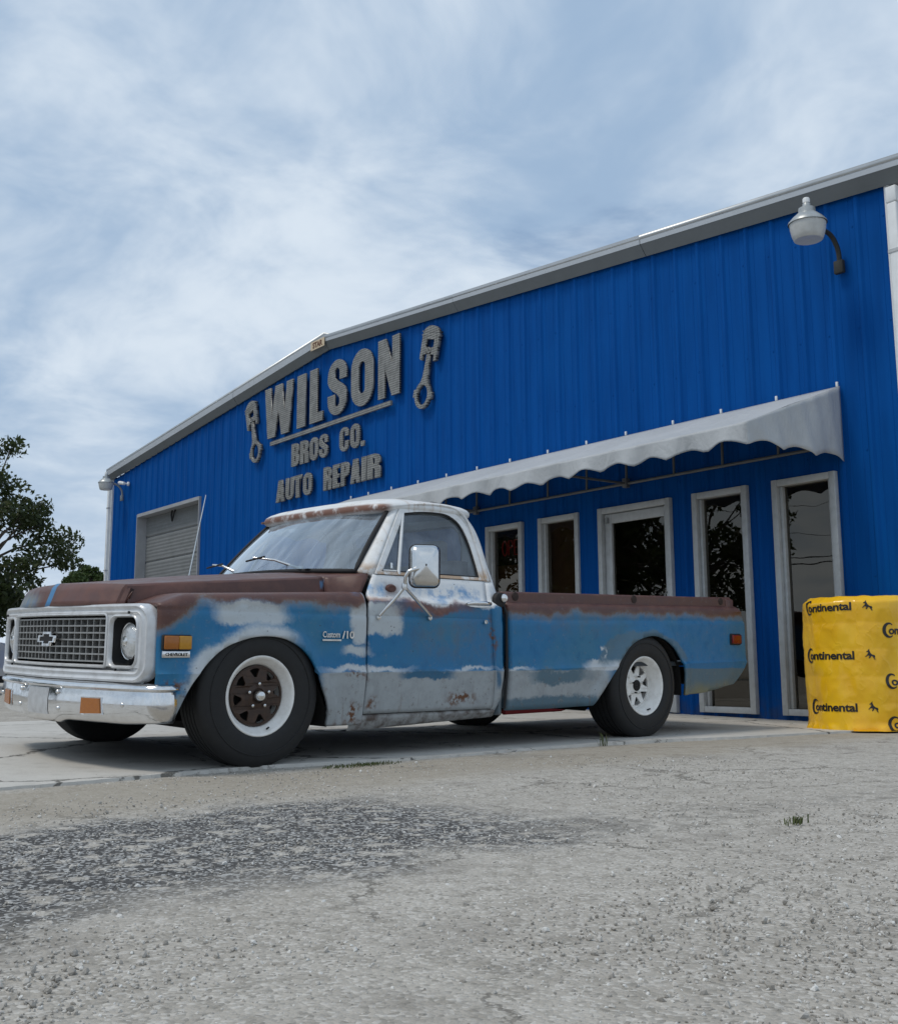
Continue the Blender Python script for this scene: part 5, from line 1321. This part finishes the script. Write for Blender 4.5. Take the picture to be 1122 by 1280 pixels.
def logo(u0, z0, k=1.0):
    g = empty('printed_logo', parent=DS)
    hgt = .075*k
    def X(u_, v_, d_): return dpt(u0+u_, z0+v_, .0035)
    ring = arc(.040*k, .030*k, .052*k, .060*k, 48, 312, 22)+arc(.050*k, .030*k, .036*k, .046*k, 305, 55, 20)
    shape2d('letter', [ring], 0, m_ink, g, X, cut=.012)
    text_mesh('lettering', 'ontinental', .088*k, m_ink, g, lambda u_, v_, d_: X(u_+.036*k, v_, d_), 0, .0026*k, 1.14, spacing=.97, cut=.012)
    shape2d('horse_mark', [[(h_[0]*.075*k+.505*k, h_[1]*.085*k-.005) for h_ in HORSE]], 0, m_ink, g, X, cut=.012)
for z in (.925, .545, .145): logo(-.47, z)
for z in (.735, .345, -.03 if False else .02): logo(.185, z)

# ------------------------------------------------------------------ trees
def leaf_mat(name, c1, c2, c3):
    m_ = bpy.data.materials.new(name); m_.use_nodes = True
    t = NT(m_.node_tree); p = t.n['Principled BSDF']; g = t.node('ShaderNodeNewGeometry').outputs['Random Per Island']
    c = t.mix(t.ramp(g, 0, .6), c1, c2); c = t.mix(t.ramp(g, .82, 1), c, c3)
    t.put(p.inputs['Base Color'], c); p.inputs['Roughness'].default_value = .55; p.inputs['Specular IOR Level'].default_value = .3
    tl = t.node('ShaderNodeBsdfTranslucent'); t.put(tl.inputs[0], t.mix(.5, c, (.10, .14, .02)))
    mx = t.node('ShaderNodeMixShader'); mx.inputs[0].default_value = .22
    t.l.new(p.outputs[0], mx.inputs[1]); t.l.new(tl.outputs[0], mx.inputs[2]); t.l.new(mx.outputs[0], t.n['Material Output'].inputs[0])
    return m_
m_leaf = leaf_mat('dark oak leaves', (.022, .034, .012), (.045, .062, .020), (.085, .085, .032))
m_leaf2 = leaf_mat('mid green leaves', (.03, .055, .016), (.06, .095, .028), (.10, .13, .05))
m_bark = mat('grey bark', (.10, .085, .07), .9, 0, .6, 14, .6, 30, .03)
def make_tree(name, loc, h, rx, rz, zc, nleaf, leaf, mt, seed, label, group=None, trunk_r=.16, nclump=70, extra=()):
    rng = np.random.default_rng(seed); e = empty(name, loc)
    tag(e, label, 'tree', group)
    bm = bmesh.new()
    trunk = [(0, 0, -.1), (.05*rng.normal(), .05*rng.normal(), zc*.45), (.12*rng.normal(), .12*rng.normal(), zc*.85), (.2*rng.normal(), .2*rng.normal(), zc+rz*.5)]
    add_tube(bm, [tuple(p_) for p_ in catmull(trunk, 4)], list(np.linspace(trunk_r*1.25, trunk_r*.3, 13)), 9)
    cl = []
    for i in range(nclump):
        while True:
            q = rng.uniform(-1, 1, 3)
            if .25 < np.linalg.norm(q) < 1: break
        q = q/np.linalg.norm(q)*np.linalg.norm(q)**.55
        cl.append((q*np.array([rx, rx, rz])*rng.uniform(.82, 1.06)+np.array([0, 0, zc]), rng.uniform(.38, .75)*rx*.30))
    for q in extra: cl.append((np.array(q[:3]), q[3]))
    for i, (c_, r_) in enumerate(cl):
        if i % 2 and i < nclump: continue
        b0 = np.array(trunk[2])*rng.uniform(.55, 1.0); mid = (b0+c_)/2+np.array([0, 0, .12*rx])
        pts = catmull([b0, mid, c_], 3); add_tube(bm, [tuple(p_) for p_ in pts], list(np.linspace(trunk_r*.32, .012, len(pts))), 5)
    bmo('trunk', bm, m_bark, e, 60)
    wts = np.array([r_**2 for _, r_ in cl]); wts /= wts.sum(); idx = rng.choice(len(cl), nleaf, p=wts)
    C = np.array([c_ for c_, _ in cl])[idx]; RR = np.array([r_ for _, r_ in cl])[idx]
    d = rng.normal(size=(nleaf, 3)); d /= np.linalg.norm(d, axis=1)[:, None]; d *= (rng.random(nleaf)**.5)[:, None]*RR[:, None]*np.array([1.15, 1.15, .8]); P = C+d
    u_ = rng.normal(size=(nleaf, 3)); u_ /= np.linalg.norm(u_, axis=1)[:, None]; v_ = np.cross(u_, rng.normal(size=(nleaf, 3))); v_ /= np.linalg.norm(v_, axis=1)[:, None]
    s_ = leaf*rng.uniform(.6, 1.25, nleaf)[:, None]
    V = np.empty((nleaf*4, 3)); V[0::4] = P-u_*s_; V[1::4] = P+v_*s_*.45-u_*s_*.1; V[2::4] = P+u_*s_; V[3::4] = P-v_*s_*.45+u_*s_*.1
    F = np.arange(nleaf*4).reshape(-1, 4)
    me = bpy.data.meshes.new('crown'); me.vertices.add(nleaf*4); me.vertices.foreach_set('co', V.ravel())
    me.loops.add(nleaf*4); me.loops.foreach_set('vertex_index', F.ravel().astype(np.int32))
    me.polygons.add(nleaf); me.polygons.foreach_set('loop_start', np.arange(0, nleaf*4, 4, dtype=np.int32)); me.polygons.foreach_set('loop_total', np.full(nleaf, 4, dtype=np.int32))
    me.update(); me.validate(); me.materials.append(mt)
    link(bpy.data.objects.new('crown', me), e)
    return e
make_tree('oak_tree', (5.75, 21.8, 0), 6, 2.3, 2.25, 3.35, 20000, .078, m_leaf, 4, 'dark broad-leaved tree with ragged branches left of the building', trunk_r=.15, nclump=82,
          extra=((1.15, 0, 6.05, .40), (.6, .2, 5.9, .5), (2.7, .3, 3.75, .55), (2.85, .2, 3.2, .38), (.3, 0, 1.5, .8), (1.2, .2, 1.9, .8), (-.5, -.2, 1.4, .9), (.9, .1, 2.7, .8)))
make_tree('round_tree', (25.9, 60, 0), 6, 1.5, 1.75, 5.1, 15000, .11, m_leaf2, 9, 'small rounded green treetop far away beside the building corner', trunk_r=.18, nclump=95)
proto = make_tree('yard_tree', (-6.0, 27.0, 0), 9, 3.4, 4.2, 4.9, 7500, .15, m_leaf, 12, 'leafy dark tree mirrored in the shop front glass across the lot', 'trees across the lot seen only in the window glass', trunk_r=.26, nclump=80)
for (x, y, rz_, k) in ((-9.6, 23.6, 80, 1.0), (-12.2, 19.6, 200, .92), (-14.5, 25.5, 310, 1.15), (-2.5, 31.0, 140, 1.1)):
    c_ = copy_tree(proto); c_.location = (x, y, 0); c_.rotation_euler = (0, 0, R(rz_)); c_.scale = (k, k, k)
# low growth at the foot of the oak
make_tree('shrub', (5.0, 20.3, 0), 1.5, 1.2, .9, .95, 4500, .07, m_leaf2, 30, 'low leafy shrub at the foot of the dark tree', trunk_r=.03, nclump=34)

# utility line across the street (mirrored in the right-hand window)
m_pole = mat('weathered pole wood', (.13, .10, .075), .9, 0, .6, 8)
pls = []
for (x, y) in ((-33, 14), (-13.5, 42)):
    e = empty('utility_pole', (x, y, 0)); tag(e, 'wooden utility pole across the street from the shop', 'utility pole', 'utility poles across the street')
    tube('pole', [(0, 0, -.1), (0, 0, 9)], [.16, .11], m_pole, e, 12); box('crossarm', (-.9, -.05, 7.9), (.9, .05, 8.05), m_pole, e, rot if False else 0)
    pls.append((x, y))
for k, z in enumerate((5.3, 5.6, 6.6, 7.9)):
    A, B = pls; pts = [(A[0]+(B[0]-A[0])*f_, A[1]+(B[1]-A[1])*f_, z-.5*math.sin(math.pi*f_)) for f_ in np.linspace(0, 1, 13)]
    tag(tube('overhead_wire', pts, .03 if k < 2 else .012, m_black, None, 5), 'thin black overhead wire strung between the utility poles', 'wire', 'overhead wires')

# ------------------------------------------------------------------ parked car at the left edge
CR = empty('parked_car', (2.32, 15.3, 0), (0, 0, R(4))); tag(CR, 'silver car parked beyond the pickup at the left edge', 'car')
m_silver = mat('silver car paint', (.52, .54, .57), .28, .5, .1, 4, coat=.4); m_carglass = glass('car glass', (.12, .13, .14), 1.5)
side = [(-2.1, .34), (-2.16, .55), (-2.08, .80), (-1.25, .92), (-.65, 1.32), (.55, 1.38), (1.35, 1.25), (1.85, .98), (2.12, .90), (2.18, .55), (2.10, .34)]
def car_half(z): return .86-.18*float(sm(z, .9, 1.4))-.03*float(sm(z, .5, .3))
prof = catmull(side, 4); rows = []
for f_ in np.linspace(-1, 1, 15):
    row = []
    for x, z in prof:
        hw = car_half(z); bul = (1-abs(f_)**6); row.append((x*(.985+.015*bul), f_*hw*(1-.06*(abs(x)/2.18)**6), z-.0+.02*bul*(1 if z > .8 else 0)))
    rows.append(row)
cbody = grid('body', rows, m_silver, CR, 40)
for sg in (-1, 1):
    mesh('body_side', [(x*.985, sg*car_half(z)*(1-.06*(abs(x)/2.18)**6), z) for x, z in prof], [tuple(range(len(prof)))], m_silver, CR)
    mesh('side_window', [(x, sg*(car_half(z)+.004), z) for x, z in ((-1.05, .95), (-.60, 1.25), (.50, 1.30), (1.22, 1.19), (1.45, .98))], [(0, 1, 2, 3, 4)], m_carglass, CR)
    for x in (-1.32, 1.32):
        w_ = empty('wheel', (x, sg*.76, .315), (0, 0, 0 if sg < 0 else math.pi), CR)
        lathe('tyre', [(.20, -.10), (.29, -.105), (.315, -.08), (.315, .08), (.29, .105), (.20, .10)], m_rubber, w_, 28, 'y'); lathe('rim', [(.20, -.085), (.16, -.07), (.05, -.09), (.001, -.09)], m_steel, w_, 24, 'y')
    box('tail_light', (2.09, sg*.62-.16, .72), (2.165, sg*.62+.16, .86), m_red, CR, .02)
box('rear_window', (1.42, -.58, .99), (1.70, .58, 1.005), m_carglass, CR) if False else None
mesh('rear_window', [(1.36, -.60, 1.262), (1.36, .60, 1.262), (1.80, .66, 1.03), (1.80, -.66, 1.03)], [(0, 1, 2, 3)], m_carglass, CR)
box('underside', (-2.05, -.80, .22), (2.05, .80, .345), m_dark, CR); box('bumper', (2.10, -.80, .40), (2.20, .80, .62), m_trim, CR, .03)

# ------------------------------------------------------------------ weeds in the cracks
m_weed = leaf_mat('dry weed', (.05, .075, .025), (.09, .11, .04), (.16, .14, .07))
def weed(x, y, n_, h_, sp, seed, label, group=None):
    rng = np.random.default_rng(seed); V = []; F = []
    for i in range(n_):
        q = rng.uniform(0, 6.28); r_ = sp*rng.random(); bx_, by_ = r_*math.cos(q)*1.6, r_*math.sin(q)*.5; ln = h_*rng.uniform(.45, 1); le = rng.uniform(.2, .8)*ln; dq = rng.uniform(0, 6.28); wd = .0022
        p0 = np.array((bx_, by_, 0)); p1 = p0+np.array((math.cos(dq)*le*.4, math.sin(dq)*le*.4, ln*.65)); p2 = p0+np.array((math.cos(dq)*le, math.sin(dq)*le, ln*rng.uniform(.8, 1)))
        s_ = np.array((-math.sin(dq), math.cos(dq), 0))*wd; b_ = len(V); V += [p0-s_, p0+s_, p1+s_, p1-s_, p2]; F += [(b_, b_+1, b_+2, b_+3), (b_+3, b_+2, b_+4)]
    o = mesh('weed', V, F, m_weed, loc=(x, y, float(H(x, y)))); tag(o, label, 'weed', group); return o
weed(2.50, -1.20, 16, .11, .03, 1, 'small sprig of weed growing by the slab edge near the rear wheel')
weed(.22, -3.95, 40, .035, .05, 2, 'flat tuft of grass alone in the gravel at lower right')
weed(-.80, -.80, 14, .02, .03, 40, 'tiny weed in the slab crack ahead of the front wheel')

mo = weed(.52, -1.20, 330, .018, .17, 10, 'mossy grass strip along the slab edge behind the front wheel'); mo.name = 'moss'; mo['kind'] = 'stuff'
